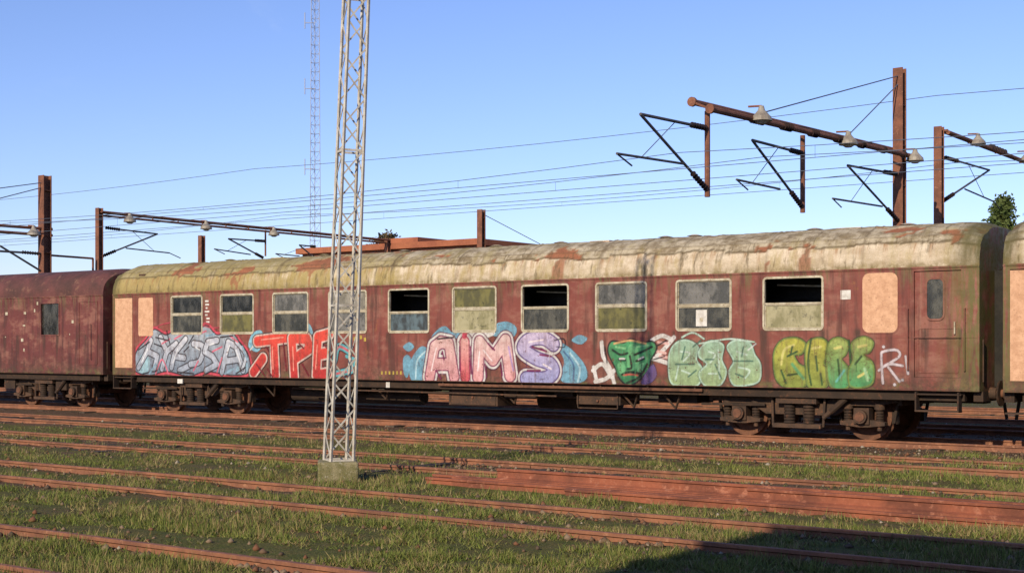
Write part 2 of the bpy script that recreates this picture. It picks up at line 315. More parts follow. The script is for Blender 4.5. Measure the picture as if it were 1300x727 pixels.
# ---------------------------------------------------------------- coach
def arch(n=80):
    o=[]
    for j in range(n+1):
        p=math.pi*j/n; c=math.cos(p); s=math.sin(p)
        v=1.44-1.44*math.copysign(abs(c)**0.75,c); h=3.20+0.85*(s**0.75)
        o.append((v,h,p))
    return o
def coach_shell(par,L,openings,M_s,M_r,felt=True,step=0.05,hs=1.0):
    b=MB()
    Z0,Z1=0.98,3.20
    xs=sorted(set([0,L]+[round(o[i],4) for o in openings for i in (0,1)])); zs=sorted(set([Z0,Z1]+[round(o[i],4) for o in openings for i in (2,3)]))
    for i in range(len(xs)-1):
        for j in range(len(zs)-1):
            cx=(xs[i]+xs[i+1])/2; cz=(zs[j]+zs[j+1])/2
            if any(o[0]<cx<o[1] and o[2]<cz<o[3] for o in openings): continue
            b.add([(xs[i],0,zs[j]),(xs[i+1],0,zs[j]),(xs[i+1],0,zs[j+1]),(xs[i],0,zs[j+1])],[(0,1,2,3)],M_s)
    for x0,x1,z0,z1 in openings:
        D=0.075
        b.add([(x0,0,z0),(x1,0,z0),(x1,0,z1),(x0,0,z1),(x0,D,z0),(x1,D,z0),(x1,D,z1),(x0,D,z1)],[(0,1,5,4),(1,2,6,5),(2,3,7,6),(3,0,4,7)],M_s)
    b.add([(0,2.88,Z0),(L,2.88,Z0),(L,2.88,Z1),(0,2.88,Z1)],[(0,3,2,1)],M_s)
    for k in range(int((L-4)/1.925)):
        x=2.47+1.925*k; b.ring(x,x+1.26,2.08,3.12,0.09,0.05,2.883,2.90,M_frame); b.box(x+0.03,x+1.23,2.882,2.888,2.11,3.09,G_win)
    b.add([(0,0,Z0),(L,0,Z0),(L,2.88,Z0),(0,2.88,Z0)],[(0,1,2,3)],M_under)
    for x,sg in ((0,-1),(L,1)):
        b.add([(x,0,Z0),(x,2.88,Z0),(x,2.88,Z1),(x,0,Z1)],[(0,1,2,3)],M_s)
    b.box(0.0,L,-0.012,0.0,3.175,3.20,M_s)
    b.box(0.02,L-0.02,-0.022,-0.0122,3.19,3.215,M_s)
    b.box(0.05,L-0.05,-0.007,0.0,1.0,1.035,M_s)
    b.finish('body',par)
    nu=int(L/step); pr=arch(); V=[]; W=[]
    for i in range(nu+1):
        u=L*i/nu; e=min(u,L-u); k=1.0
        if e<0.5: k=math.sqrt(max(0,1-((0.5-e)/0.5)**2*0.26))
        if felt: 
            nb1=0.07*mnoise.noise(Vector((u*0.45,3.1,0))); nb2=0.035*mnoise.noise(Vector((u*3.1,1.7,0))); stp=0.05*(mnoise.cell(Vector((math.floor(u/0.9)*1.37,2.2,0)))-0.5)
        for (v,h,p) in pr:
            ph=min(p,math.pi-p)
            hh=3.2+(h-3.2)*k*hs; sp=0.0; fe=fl=se=0
            if felt:
                bd=0.44+nb1+nb2+stp+0.03*mnoise.noise(Vector((u*9,9.2,p*3)))
                R=min(1,max(0,0.5+(ph-bd)*1.6)); fe=1.0 if ph>bd else 0.0
                n1=mnoise.noise(Vector((u*0.9,v*2.2,5.5)))+0.5*mnoise.noise(Vector((u*3.3,v*6,2.5)))+0.25*mnoise.noise(Vector((u*9,v*15,2.5)))
                if fe and n1>0.38: fl=1.0
                if (not fe) and n1>0.64: fl=0.8
                sp=0.028*fe*(1-fl)+0.012*mnoise.noise(Vector((u*2,v*2,0)))+fe*0.012*mnoise.noise(Vector((u*7,v*9,3)))
                if abs((u+0.35)%1.925-0.96)<0.03: sp+=0.012; se=0.6 if fe else 0.4
                if 0<=ph-bd<0.045: se=0.9
                if 0.62<ph<0.66 or 1.15<ph<1.19: sp+=0.022; se=max(se,0.5)
            else: R=0
            nx=v-1.44; nz=(hh-3.2)*1.4; l=math.hypot(nx,nz) or 1
            V.append((u,v+nx/l*sp,hh+nz/l*sp)); W.append((R,fl,se,1))
    m=len(pr); idx=np.arange((nu+1)*m).reshape(nu+1,m)
    Fa=np.stack([idx[:-1,:-1],idx[1:,:-1],idx[1:,1:],idx[:-1,1:]],-1).reshape(-1,4)
    np_mesh('roof',V,Fa,M_r,par,W,'wear',smooth=not felt)
    cap=MB()
    for u in (0,L):
        i=0 if u==0 else nu
        cap.add([V[i*m+j] for j in range(m)],[tuple(range(m))],M_s)
    for u,sg in ((0,-1),(L,1)):
        a,c=sorted((u+sg*0.002,u+sg*0.20))
        cap.box(a,c,0.86,1.02,1.05,3.15,M_rub); cap.box(a,c,1.86,2.02,1.05,3.15,M_rub); cap.box(a,c,1.02,1.86,3.0,3.15,M_rub)
        cap.box(min(u,u+sg*0.01),max(u,u+sg*0.01),1.02,1.86,1.1,3.0,M_under)
        cap.box(min(u-sg*0.15,u+sg*0.02),max(u-sg*0.15,u+sg*0.02),0.15,2.73,0.80,0.975,M_under)
        for y in (0.56,2.32):
            cap.tube((u+sg*0.02,y,1.0-0.06),(u+sg*0.14,y,0.94),0.11,M_bogie,n=14)
            cap.tube((u+sg*0.14,y,0.94),(u+sg*0.19,y,0.94),0.075,M_wheel,n=14)
            cap.tube((u+sg*0.19,y,0.94),(u+sg*0.215,y,0.94),0.23,M_bogie,n=20)
        cap.tube((u+sg*0.05,1.2,0.9),(u+sg*0.12,1.2,0.45),0.03,M_rub)
        for y in (0.12,2.72): cap.tube((u+sg*0.03,y,1.15),(u+sg*0.03,y,1.9),0.014,M_bogie)
    cap.finish('ends',par,smooth=True)
    ub=MB()
    ub.box(0.3,L-0.3,0.12,0.24,0.80,0.978,M_under); ub.box(0.3,L-0.3,2.64,2.76,0.80,0.978,M_under)
    ub.box(0.3,L-0.3,1.25,1.63,0.72,0.978,M_under)
    ub.finish('solebar',par)
L=23.95
coach=empty('passenger_coach',(T0,DS,RT))
WZ0,WZ1=2.08,3.12; wins=[(2.45+1.925*i,3.71+1.925*i) for i in range(10)]
dR=(22.77,23.63); dL=(0.12,0.86)
ops=[(a+0.03,c-0.03,WZ0+0.03,WZ1-0.03) for a,c in wins]+[(dR[0],dR[1],1.22,3.14),(dL[0],dL[1],1.22,3.12)]
coach_shell(coach,L,ops,M_side,M_roof)
bogie(coach,3.05); bogie(coach,20.38)
panes=[(G_dark,G_dg),(G_dark,G_olive),(G_grey,G_dg),(G_lt,G_grey),(None,G_blue),(G_olive,G_pale),(None,G_dg),(G_grey,G_olive),(G_grey,G_dg),(None,G_pale)]
wf=MB(); wg=MB()
for i,(a,c) in enumerate(wins):
    wf.ring(a,c,WZ0,WZ1,0.085,0.042,-0.016,0.045,M_frame)
    mid=2.62; drop=[0,0,0,0,0.05,0,0.0,0,0.03,0.02][i]
    wf.box(a+0.045,c-0.045,-0.006,0.03,mid-0.018-drop,mid+0.018-drop,M_frame)
    wf.ring(a+0.046,c-0.046,WZ0+0.046,mid-0.023-drop,0.03,0.016,0.005,0.04,M_frame)
    if panes[i][0] is not None:
        wf.ring(a+0.046,c-0.046,mid+0.023-drop,WZ1-0.046,0.03,0.014,0.012,0.04,M_frame)
        wg.box(a+0.05,c-0.05,0.030,0.034,mid-drop,WZ1-0.05,panes[i][0])
    wg.box(a+0.05,c-0.05,0.022,0.026,WZ0+0.05,mid-drop-0.02,panes[i][1])
    if i in (2,3,8): wg.box(a+0.06,c-0.06,0.060,0.064,{2:2.80,3:2.45,8:2.86}[i],WZ1-0.04,M_blind)
wf.finish('window_frames',coach); wg.finish('window_panes',coach)
it=MB()
it.box(0.1,L-0.1,0.95,0.98,1.05,3.4,M_int); it.box(0.1,L-0.1,0.09,0.94,1.05,1.08,M_int); it.box(0.1,L-0.1,0.09,0.94,3.17,3.19,M_int)
for i in range(11):
    x=2.45-0.33+1.925*i; it.box(x-0.02,x+0.02,0.30,0.94,1.09,3.16,M_int)
    if i<10:
        it.box(x+0.30,x+0.42,0.3,0.9,1.5,2.35,M_int); it.box(x+1.45,x+1.57,0.3,0.9,1.5,2.35,M_int)
        it.box(x+0.45,x+1.4,0.90,0.945,2.7,2.95,M_int)
        if i in (4,6,9): it.bar((x+0.4,0.5,2.98),(x+1.55,0.6,2.93),0.04,0.03,M_frame)
it.finish('interior',coach)
dt=MB()
dt.box(dR[0]+0.004,dR[1]-0.004,0.035,0.06,1.224,3.136,M_side)
dt.ring(dR[0]+0.05,dR[1]-0.05,1.30,2.12,0.05,0.03,0.024,0.036,M_side)
u0,u1=22.97,23.33
dt.ring(u0,u1,2.24,3.02,0.12,0.035,0.015,0.04,M_side); dt.rpanel(u0+0.03,u1-0.03,2.27,2.99,0.09,0.026,0.032,G_dg)
dt.tube((dR[1]-0.12,0.0,2.0),(dR[1]-0.12,0.0,2.22),0.014,M_frame)
for x in (dR[0]-0.10,dR[1]+0.07):
    dt.tube((x,-0.05,1.35),(x,-0.05,2.45),0.013,M_side); dt.tube((x,-0.05,1.35),(x,0.0,1.35),0.013,M_side); dt.tube((x,-0.05,2.45),(x,0,2.45),0.013,M_side)
dt.rpanel(21.80,22.47,2.03,3.13,0.13,-0.014,-0.001,M_ply)
dt.ring(21.78,22.49,2.01,3.15,0.14,0.03,-0.008,-0.001,M_side)
dt.box(dL[0]+0.004,dL[1]-0.004,-0.012,0.03,1.18,3.10,M_ply)
dt.rpanel(1.12,1.73,2.05,3.09,0.05,-0.014,-0.001,M_ply)
for x in (21.38,22.68,1.95,0.95): dt.box(x-0.006,x+0.006,-0.006,0,1.04,3.17,M_side)
dt.box(21.39,L-0.02,-0.006,0,1.93,1.95,M_side)
a,z=SP(1067,380); a2,z2=SP(1080,368); dt.box(a,a2,-0.004,-0.001,z,z2,M_white)
random.seed(3)
for k in range(9):
    a,z=SP(260+random.uniform(0,2),381+k*4.4); dt.box(a,a+random.uniform(0.06,0.2),-0.004,-0.001,z-0.045,z,M_white)
for k in range(8):
    a,z=SP(484+k*4.8,474); dt.box(a,a+0.05,-0.004,-0.001,z-0.02,z+0.06,M_yel)
for (x,y) in ((443,427),(449,430),(457,428),(462,431)):
    a,z=SP(x,y); dt.box(a,a+0.07,-0.004,-0.001,z-0.04,z+0.05,M_yel)
a,z=SP(883,414); a2,z2=SP(897,393); dt.box(a,a2,0.016,0.019,z,z2,M_white)
a,z=SP(888,408); a2,z2=SP(892,403); dt.box(a,a2,0.012,0.015,z,z2,M_frame)
dt.finish('doors_and_fittings',coach)
rv=MB()
for u in (3.4,6.9,9.6,12.4,14.2,16.9,17.6,20.3,22.2):
    rv.tube((u,1.25,4.03),(u,1.25,4.10),0.13,M_roof,0.11,n=12); rv.tube((u,1.25,4.10),(u,1.25,4.13),0.17,M_roof,0.05,n=12)
for u in (5.3,15.2,20.9): rv.box(u,u+0.5,0.9,1.2,4.0,4.075,M_roof)
rv.box(1.0,1.25,0.10,0.2,3.66,3.75,M_bogie)
rv.finish('roof_ventilators',coach,smooth=True)
ue=MB()
def ubox(x0,x1,y0,y1,v0,v1,m=M_under):
    a,zt=SP(x0,y0); c,_=SP(x1,y0); _,zb=SP((x0+x1)/2,y1); ue.box(a,c,v0,v1,max(zb,0.2),min(zt,0.975),m)
ubox(560,622,486,515,0.28,1.0,M_bogie); ubox(628,668,486,506,0.35,0.9); ubox(722,778,490,514,0.3,1.1,M_bogie); ubox(690,714,490,504,0.4,0.8)
ubox(398,440,478,500,0.35,0.9); ubox(470,520,480,497,0.5,1.2); ubox(820,870,492,512,0.5,1.2)
for (x0,x1) in ((560,622),(722,778)):
    a,_=SP(x0,487); c,_=SP(x1,487); ue.ring(a+0.04,c-0.04,0.45,0.86,0.03,0.025,0.262,0.279,M_bogie); ue.tube(((a+c)/2,0.25,0.62),((a+c)/2,0.28,0.62),0.03,M_wheel)
ue.bar((SP(555,480)[0],0.06,0.90),(SP(890,480)[0],0.06,0.90),0.05,0.06,M_wheel)
ue.bar((SP(380,480)[0],0.2,0.72),(SP(700,480)[0],0.2,0.70),0.03,0.035,M_bogie)
for x in (560,610,660,700,760,820,880):
    u,_=SP(x,480); ue.box(u-0.02,u+0.02,0.06,0.14,0.88,0.975,M_bogie)
ue.tube((6.5,0.5,0.72),(17.5,0.5,0.66),0.03,M_bogie); ue.tube((6.2,0.9,0.55),(10.5,0.9,0.55),0.17,M_under,n=16)
ue.tube((13.5,1.5,0.56),(15.6,1.5,0.56),0.20,M_under,n=16)
for u in (5.6,7.9,9.4,13.2,16.3,17.3): 
    ue.bar((u,0.2,0.95),(u+0.3,0.45,0.5),0.04,0.04,M_bogie); ue.bar((u+0.6,0.2,0.95),(u+0.3,0.45,0.5),0.04,0.04,M_bogie)
u,_=SP(489,487); ue.box(u-0.06,u+0.06,0.09,0.11,0.80,0.93,M_white)
u,_=SP(226,487); ue.box(u-0.1,u+0.1,0.06,0.1,0.78,0.9,M_white)
for d0,d1 in (dR,(0.05,0.9)):
    ue.box(d0,d1,-0.02,0.20,0.90,0.93,M_under); ue.box(d0+0.03,d1-0.03,-0.06,0.16,0.60,0.63,M_bogie)
    for x in (d0+0.03,d1-0.06): ue.box(x,x+0.03,-0.05,0.14,0.60,0.96,M_under)
ue.finish('underframe_equipment',coach,bevel=0.008)
# ---------------------------------------------------------------- graffiti : vertex painted sheet
du=0.0145
gu=np.arange(1.0,23.0,du); gz=np.arange(0.995,2.42,du)
U,Zg=np.meshgrid(gu,gz); Cc=np.zeros(U.shape+(3,)); Aa=np.zeros(U.shape)
def smoothpts(p,closed,k=7):
    p=[np.array(q,float) for q in p]; n=len(p); o=[]
    if n<3: return p
    for i in range(n if closed else n-1):
        if closed: a,b,c,d=p[(i-1)%n],p[i],p[(i+1)%n],p[(i+2)%n]
        else: a,b,c,d=p[max(i-1,0)],p[i],p[i+1],p[min(i+2,n-1)]
        for j in range(k):
            t=j/k; o.append(0.5*((2*b)+(-a+c)*t+(2*a-5*b+4*c-d)*t*t+(-a+3*b-3*c+d)*t**3))
    if not closed: o.append(p[-1])
    return o
def sub(pts,w):
    P=np.array(pts); i0=max(0,int((P[:,0].min()-w-1.0)/du)-1); i1=min(len(gu),int((P[:,0].max()+w-1.0)/du)+3)
    j0=max(0,int((P[:,1].min()-w-0.995)/du)-1); j1=min(len(gz),int((P[:,1].max()+w-0.995)/du)+3)
    return slice(j0,j1),slice(i0,i1)
def dseg(pts,sl,closed):
    uu=U[sl]; zz=Zg[sl]; D=np.full(uu.shape,9.0); n=len(pts)
    for i in range(n if closed else n-1):
        a=pts[i]; b=pts[(i+1)%n]; ab=b-a; l=max((ab**2).sum(),1e-9)
        t=np.clip(((uu-a[0])*ab[0]+(zz-a[1])*ab[1])/l,0,1); D=np.minimum(D,np.hypot(uu-a[0]-ab[0]*t,zz-a[1]-ab[1]*t))
    return D
def comp(sl,m,col):
    if isinstance(col[0],(tuple,list)):
        zz=Zg[sl]; z1,z0=col[2] if len(col)>2 else (2.0,1.1)
        t=np.clip((zz-z0)/(z1-z0),0,1)[...,None]; cc=np.array(col[0])*t+np.array(col[1])*(1-t)
    else: cc=np.array(col)
    Cc[sl]=Cc[sl]*(1-m[...,None])+cc*m[...,None]; Aa[sl]=Aa[sl]*(1-m)+m
def stroke(px,w,col,a=1.0,smooth=True,closed=False,soft=0.018):
    P=[np.array(SP(*q)) for q in px]
    if smooth: P=smoothpts(P,closed)
    sl=sub(P,w+0.05); D=dseg(P,sl,closed); comp(sl,np.clip((w-D)/soft+0.5,0,1)*a,col)
def blob(px,col,a=1.0,grow=0.0,smooth=True,soft=0.02):
    P=[np.array(SP(*q)) for q in px]
    if smooth: P=smoothpts(P,True)
    sl=sub(P,abs(grow)+0.05+soft); D=dseg(P,sl,True); uu=U[sl]; zz=Zg[sl]; ins=np.zeros(uu.shape,bool); n=len(P)
    for i in range(n):
        a1=P[i]; b1=P[(i+1)%n]; c=((a1[1]>zz)!=(b1[1]>zz))
        with np.errstate(divide='ignore',invalid='ignore'): xi=(b1[0]-a1[0])*(zz-a1[1])/(b1[1]-a1[1]+1e-12)+a1[0]
        ins^=c&(uu<xi)
    sd=np.where(ins,-D,D)-grow; comp(sl,np.clip(-sd/soft+0.5,0,1)*a,col)
def letter(strokes,layers,smooth=True):
    for w,col in layers:
        for s_ in strokes: stroke(s_,w,col,smooth=smooth)
def circ(x,y,r,ry=None,n=10): ry=ry or r; return [(x+r*math.cos(2*math.pi*i/n),y+ry*math.sin(2*math.pi*i/n)) for i in range(n)]
K=(0.02,0.016,0.022); WH=(0.60,0.57,0.54)
# piece 1: silver wildstyle with pink / red outline and blue shadow
p1=[(171,470),(173,446),(186,430),(196,417),(212,424),(228,413),(244,422),(262,412),(276,424),(292,418),(304,432),(316,450),(317,472),(296,477),(262,472),(240,478),(212,472),(190,477)]
blob(p1,(0.52,0.05,0.08),grow=0.065); blob(p1,K,grow=0.0); blob(p1,((0.34,0.38,0.43),(0.18,0.23,0.30)),grow=-0.035)
blob([(175,470),(180,450),(190,455),(188,472)],(0.28,0.45,0.52)); blob([(300,472),(306,456),(315,462),(312,474)],(0.26,0.42,0.52))
ly=[(0.105,K),(0.076,((0.54,0.55,0.60),(0.30,0.35,0.43)))]
letter([[(176,466),(186,448),(192,432)],[(188,446),(200,452),(196,468)]],ly,False)
letter([[(206,468),(212,446),(204,428)],[(212,446),(224,436)]],ly,False)
letter([[(218,466),(222,448),(236,430)],[(222,452),(234,454)],[(228,470),(244,462)]],ly,False)
letter([[(246,436),(258,440),(254,458),(242,462)]],ly)
letter([[(276,432),(264,434),(260,446),(270,452),(276,462),(262,470)]],ly,False)
letter([[(282,472),(290,434),(300,440),(309,470)],[(288,458),(302,456)]],ly,False)
letter([[(300,434),(312,450),(308,468)]],[(0.07,K),(0.045,(0.45,0.48,0.54))])
for s_ in ([(180,460),(188,442)],[(220,460),(226,442)],[(248,440),(254,444)],[(266,438),(272,436)],[(288,450),(292,438)],[(300,444),(306,462)]): stroke(s_,0.014,(0.74,0.75,0.76))
for s_ in ([(198,474),(206,456),(214,474)],[(246,470),(252,458)],[(276,472),(282,454)],[(222,430),(232,424)],[(252,424),(262,420)],[(270,446),(282,440)],[(184,436),(194,424)],[(292,426),(302,434)],[(206,436),(216,430)]): stroke(s_,0.022,(0.60,0.12,0.18))
for s_ in ([(176,444),(190,434)],[(198,428),(214,432)],[(226,472),(246,474)],[(258,476),(270,470)],[(280,428),(296,426)],[(240,436),(246,426)],[(206,440),(196,436)],[(300,474),(312,466)],[(234,446),(240,440)],[(216,436),(212,420)],[(182,474),(200,470)]): stroke(s_,0.020,K)
for s_ in ([(190,474),(198,462)],[(220,422),(236,420)],[(286,474),(296,468)],[(308,440),(314,456)],[(262,426),(272,424)]): stroke(s_,0.03,(0.22,0.36,0.46))
stroke([(180,428),(205,412),(240,408),(270,416),(300,410)],0.014,(0.46,0.05,0.08))
# piece 2: red letters
blob([(316,440),(320,424),(331,419),(336,430),(328,446)],(0.20,0.45,0.56)); blob([(378,428),(382,414),(392,410),(397,424)],(0.20,0.45,0.56)); stroke([(318,444),(333,424)],0.02,WH)
ly=[(0.19,K),(0.165,(0.58,0.42,0.36)),(0.125,((0.66,0.050,0.025),(0.44,0.018,0.016)))]
letter([[(327,433),(366,428)],[(348,432),(350,476)],[(322,472),(334,455)]],ly,False)
letter([[(371,430),(374,478)],[(371,429),(390,430),(394,442),(376,454)]],ly,False)
letter([[(404,428),(402,476),(416,474)],[(404,450),(414,448)],[(404,428),(418,424)]],ly,False)
for s_ in ([(332,431),(360,428)],[(346,440),(347,468)],[(372,440),(373,470)],[(403,438),(401,468)]): stroke(s_,0.014,(0.78,0.30,0.22))
for s_ in ([(338,440),(342,446)],[(360,436),(364,470)],[(384,462),(392,476)],[(412,438),(418,444)],[(326,462),(336,476)],[(340,468),(346,478)],[(380,436),(386,442)]): stroke(s_,0.022,(0.16,0.01,0.02))
letter([[(425,458),(430,440),(444,446)],[(428,474),(446,470)]],[(0.10,K),(0.08,(0.10,0.36,0.40)),(0.03,(0.50,0.10,0.12))])
stroke([(440,452),(452,458),(442,470)],0.04,(0.10,0.37,0.41))
# piece 3: AIMS
LB=(0.15,0.35,0.47)
for bl in ([(524,484),(520,462),(534,440),(546,448),(543,480)],[(548,430),(556,418),(566,414),(574,424),(566,432)],[(572,426),(584,414),(600,420),(590,430)],
           [(620,424),(628,412),(644,408),(656,416),(650,428)],[(700,430),(722,440),(741,460),(746,478),(734,486),(712,482),(716,456)],[(512,440),(520,434),(526,440),(519,446)],
           [(726,432),(735,425),(746,429),(738,437)],[(512,456),(517,450),(522,456),(518,478),(513,474)]): blob(bl,LB,a=0.9); 
stroke([(724,448),(736,466),(734,484)],0.02,(0.38,0.56,0.62)); stroke([(528,480),(530,458),(540,446)],0.02,(0.38,0.56,0.62)); stroke([(716,446),(728,462),(728,482)],0.018,(0.05,0.12,0.25))
blob([(594,426),(598,411),(606,406),(614,411),(626,408),(628,424),(610,430)],WH)
ly0=[(0.235,(0.10,0.02,0.06)),(0.212,WH)]
A_=[[(546,478),(552,440),(560,434)],[(560,434),(570,436),(577,478)],[(552,462),(573,462)]]; I_=[[(590,434),(591,478)]]; Mm=[[(607,478),(609,434),(626,456),(642,432),(648,476)]]
S_=[[(703,437),(690,429),(672,431),(664,442),(680,454),(698,461),(703,472),(692,480),(668,480)]]
for L_ in (A_,I_,Mm): letter(L_,ly0,False)
letter(S_,ly0)
letter(A_,[(0.158,(0.16,0.01,0.07)),(0.128,((0.62,0.41,0.38),(0.58,0.27,0.28)))],False); letter(I_,[(0.15,(0.30,0.02,0.07)),(0.115,((0.66,0.38,0.34),(0.56,0.08,0.10)))],False)
letter(Mm,[(0.165,(0.16,0.01,0.07)),(0.136,((0.62,0.45,0.42),(0.65,0.31,0.31)))],False)
letter(S_,[(0.168,(0.08,0.04,0.18)),(0.138,((0.50,0.41,0.56),(0.30,0.30,0.53)))])
stroke([(590,426),(591,420)],0.07,(0.52,0.05,0.09))
for s_ in ([(548,470),(554,442)],[(607,470),(609,446)],[(614,444),(625,458)],[(672,434),(690,431)],[(690,462),(700,468)]): stroke(s_,0.016,(0.76,0.66,0.66))
for s_ in ([(562,446),(564,456)],[(616,462),(618,478)],[(636,460),(638,476)],[(598,440),(599,474)],[(676,440),(694,446)],[(670,470),(686,470)],[(584,440),(584,470)],[(620,436),(628,444)],[(554,470),(560,480)],[(686,450),(700,452)]): stroke(s_,0.022,(0.16,0.01,0.07))
stroke([(646,440),(652,470)],0.02,(0.38,0.25,0.50)); stroke([(556,430),(576,428)],0.02,K)
stroke([(704,432),(716,430),(717,440),(707,440)],0.012,K)
# piece 4: face
for s_ in ([(764,434),(766,452),(775,468),(780,486)],[(753,470),(765,462),(776,478)],[(756,484),(770,480),(780,470)],[(754,466),(757,480)],[(828,432),(840,426),(852,430)],[(834,452),(846,440),(856,428)],[(820,452),(840,458),(852,462)]): stroke(s_,0.045,WH)
for s_ in ([(836,434),(848,436)],[(838,452),(850,454)],[(828,444),(845,448)]): stroke(s_,0.03,(0.62,0.37,0.33))
for s_ in ([(768,440),(771,460)],[(832,440),(846,432)],[(830,456),(844,452)]): stroke(s_,0.014,K)
face=[(773,446),(777,434),(792,436),(800,431),(815,436),(828,434),(833,442),(826,456),(822,470),(810,482),(799,488),(788,480),(781,464)]
blob(face,K,grow=0.035); blob(face,((0.06,0.28,0.11),(0.03,0.17,0.07)))
blob([(798,440),(808,438),(812,458),(806,470),(797,466)],(0.11,0.37,0.15)); blob([(784,462),(792,460),(794,470),(788,474)],(0.12,0.37,0.16)); blob([(810,464),(818,460),(816,470),(810,474)],(0.12,0.37,0.16)); stroke([(782,440),(794,442)],0.02,(0.18,0.46,0.2)); stroke([(808,440),(824,438)],0.02,(0.18,0.46,0.2))
for s_ in ([(778,444),(788,450),(797,448)],[(806,450),(816,446),(828,440)],[(786,456),(794,457)],[(808,458),(818,455)],[(800,452),(802,466),(797,468)],[(790,475),(800,472),(814,474)],[(796,486),(812,478),(822,462)]): stroke(s_,0.025,(0.01,0.03,0.02))
for s_ in ([(787,455),(793,455)],[(811,456),(817,453)]): stroke(s_,0.016,WH)
stroke([(792,476),(800,475),(810,476)],0.016,(0.5,0.05,0.04)); stroke([(780,436),(800,432),(820,436)],0.02,(0.50,0.28,0.12)); blob([(822,470),(830,462),(834,476),(826,486),(814,486)],(0.10,0.06,0.18))
# piece 5: mint bubble letters
def bub(px,fill,outc,edge=0.022,dk=(0.03,0.06,0.04),al=0.93):
    blob(px,dk,grow=edge+0.014,a=0.8); blob(px,outc,grow=edge); blob(px,fill,a=al,grow=-edge*0.4)
gf=((0.25,0.39,0.29),(0.27,0.37,0.17)); go=(0.38,0.54,0.43)
bub([(852,484),(850,452),(858,436),(872,432),(886,440),(884,456),(892,470),(886,488),(868,489)],gf,go)
bub([(890,442),(902,433),(918,438),(916,456),(922,472),(914,488),(896,489),(888,474),(898,462),(888,452)],gf,go)
bub([(924,440),(936,432),(952,436),(958,450),(965,462),(964,482),(950,488),(932,488),(926,472),(932,458)],gf,go)
for s_ in ([(864,446),(876,448),(868,458)],[(866,470),(876,474)],[(900,446),(908,450),(902,460)],[(900,474),(910,474)],[(936,446),(948,450)],[(938,466),(952,470),(946,480)],[(888,436),(926,430),(958,434)],[(858,482),(862,462)],[(912,444),(914,480)]): stroke(s_,0.016,(0.46,0.60,0.50))
for s_ in ([(858,462),(882,462)],[(908,462),(916,480)],[(932,458),(956,458)],[(880,440),(890,432)],[(870,440),(866,456)],[(896,456),(906,456)],[(944,440),(942,452)],[(874,478),(884,470)],[(934,474),(944,478)]): stroke(s_,0.016,(0.06,0.14,0.10))
stroke([(866,428),(880,422),(894,430)],0.02,(0.42,0.54,0.45)); stroke([(950,444),(960,436)],0.012,(0.55,0.55,0.55))
# piece 6: yellow green
yf=((0.42,0.39,0.05),(0.22,0.26,0.045)); yo=(0.15,0.21,0.04); g2=((0.34,0.38,0.09),(0.06,0.27,0.10))
bub([(986,480),(983,450),(992,433),(1010,429),(1022,436),(1018,448),(1008,450),(1014,462),(1026,470),(1022,489),(1000,491)],yf,yo)
bub([(1024,440),(1034,430),(1048,432),(1052,448),(1046,460),(1052,474),(1048,491),(1028,491),(1024,470)],yf,yo)
bub([(1052,438),(1062,429),(1076,434),(1074,448),(1068,456),(1080,472),(1076,491),(1056,491),(1050,464)],g2,yo)
bub([(1082,436),(1096,428),(1108,434),(1104,446),(1096,450),(1108,462),(1108,484),(1096,491),(1080,489),(1078,470),(1084,456)],g2,yo)
for s_ in ([(992,462),(996,444),(1008,438)],[(1032,442),(1042,440)],[(1060,442),(1068,440)],[(1090,440),(1100,438)],[(1090,478),(1100,472)]): stroke(s_,0.024,(0.54,0.50,0.15))
for s_ in ([(1000,452),(1012,446)],[(1000,476),(1014,474)],[(1036,452),(1038,470)],[(1064,456),(1066,476)],[(1094,452),(1086,462)],[(1030,430),(1026,460),(1030,488)],[(1078,432),(1080,460)],[(992,470),(998,486)],[(1042,474),(1044,488)],[(1006,440),(1004,450)]): stroke(s_,0.02,(0.03,0.08,0.025))
stroke([(1006,462),(1020,480)],0.03,(0.10,0.28,0.11)); stroke([(1098,468),(1102,482)],0.03,(0.26,0.44,0.22)); stroke([(1072,470),(1062,484)],0.02,(0.12,0.38,0.32))
# piece 7: white tag
for s_ in ([(1121,486),(1119,452),(1122,446),(1138,444),(1142,452),(1124,464)],[(1128,466),(1142,484)],[(1150,452),(1153,474)],[(1116,470),(1128,462),(1146,464)]): stroke(s_,0.024,(0.50,0.43,0.45))
for (x,y) in ((1146,482),(1136,488),(1122,440)): blob(circ(x,y,2.0),(0.50,0.45,0.47))
random.seed(11)
for _ in range(120):
    x=random.choice([random.uniform(180,315),random.uniform(325,440),random.uniform(530,740),random.uniform(855,960),random.uniform(990,1108),random.uniform(756,850)])
    u,z=SP(x,random.uniform(445,482)); i=int((u-1.0)/du); j=int((z-0.995)/du)
    if 0<=j<len(gz) and 0<=i<len(gu) and Aa[j,i]>0.9:
        c=Cc[j,i]/Aa[j,i]; p0=np.array([u,z]); l=random.uniform(0.06,0.26); P=[p0,np.array([u,max(z-l,1.02)])]; sl=sub(P,0.05); D=dseg(P,sl,False); comp(sl,np.clip((0.008-D)/0.012+0.5,0,1)*0.8,tuple(c*0.9))
for a,c in wins:
    msk=(U>a+0.02)&(U<c-0.02)&(Zg>WZ0+0.01); Aa[msk]=0; Cc[msk]=0
rgb=Cc/np.maximum(Aa,1e-4)[...,None]
nz_,nu_=U.shape; idx=np.arange(U.size).reshape(nz_,nu_)
q=np.stack([idx[:-1,:-1],idx[:-1,1:],idx[1:,1:],idx[1:,:-1]],-1).reshape(-1,4)
keep=Aa.ravel()[q].max(1)>0.02; q=q[keep]; used=np.unique(q); remap=np.full(U.size,-1); remap[used]=np.arange(len(used))
V=np.stack([U.ravel()[used],np.full(len(used),-0.0095),Zg.ravel()[used]],-1)
cols=np.concatenate([rgb.reshape(-1,3)[used],Aa.ravel()[used][:,None]],1)
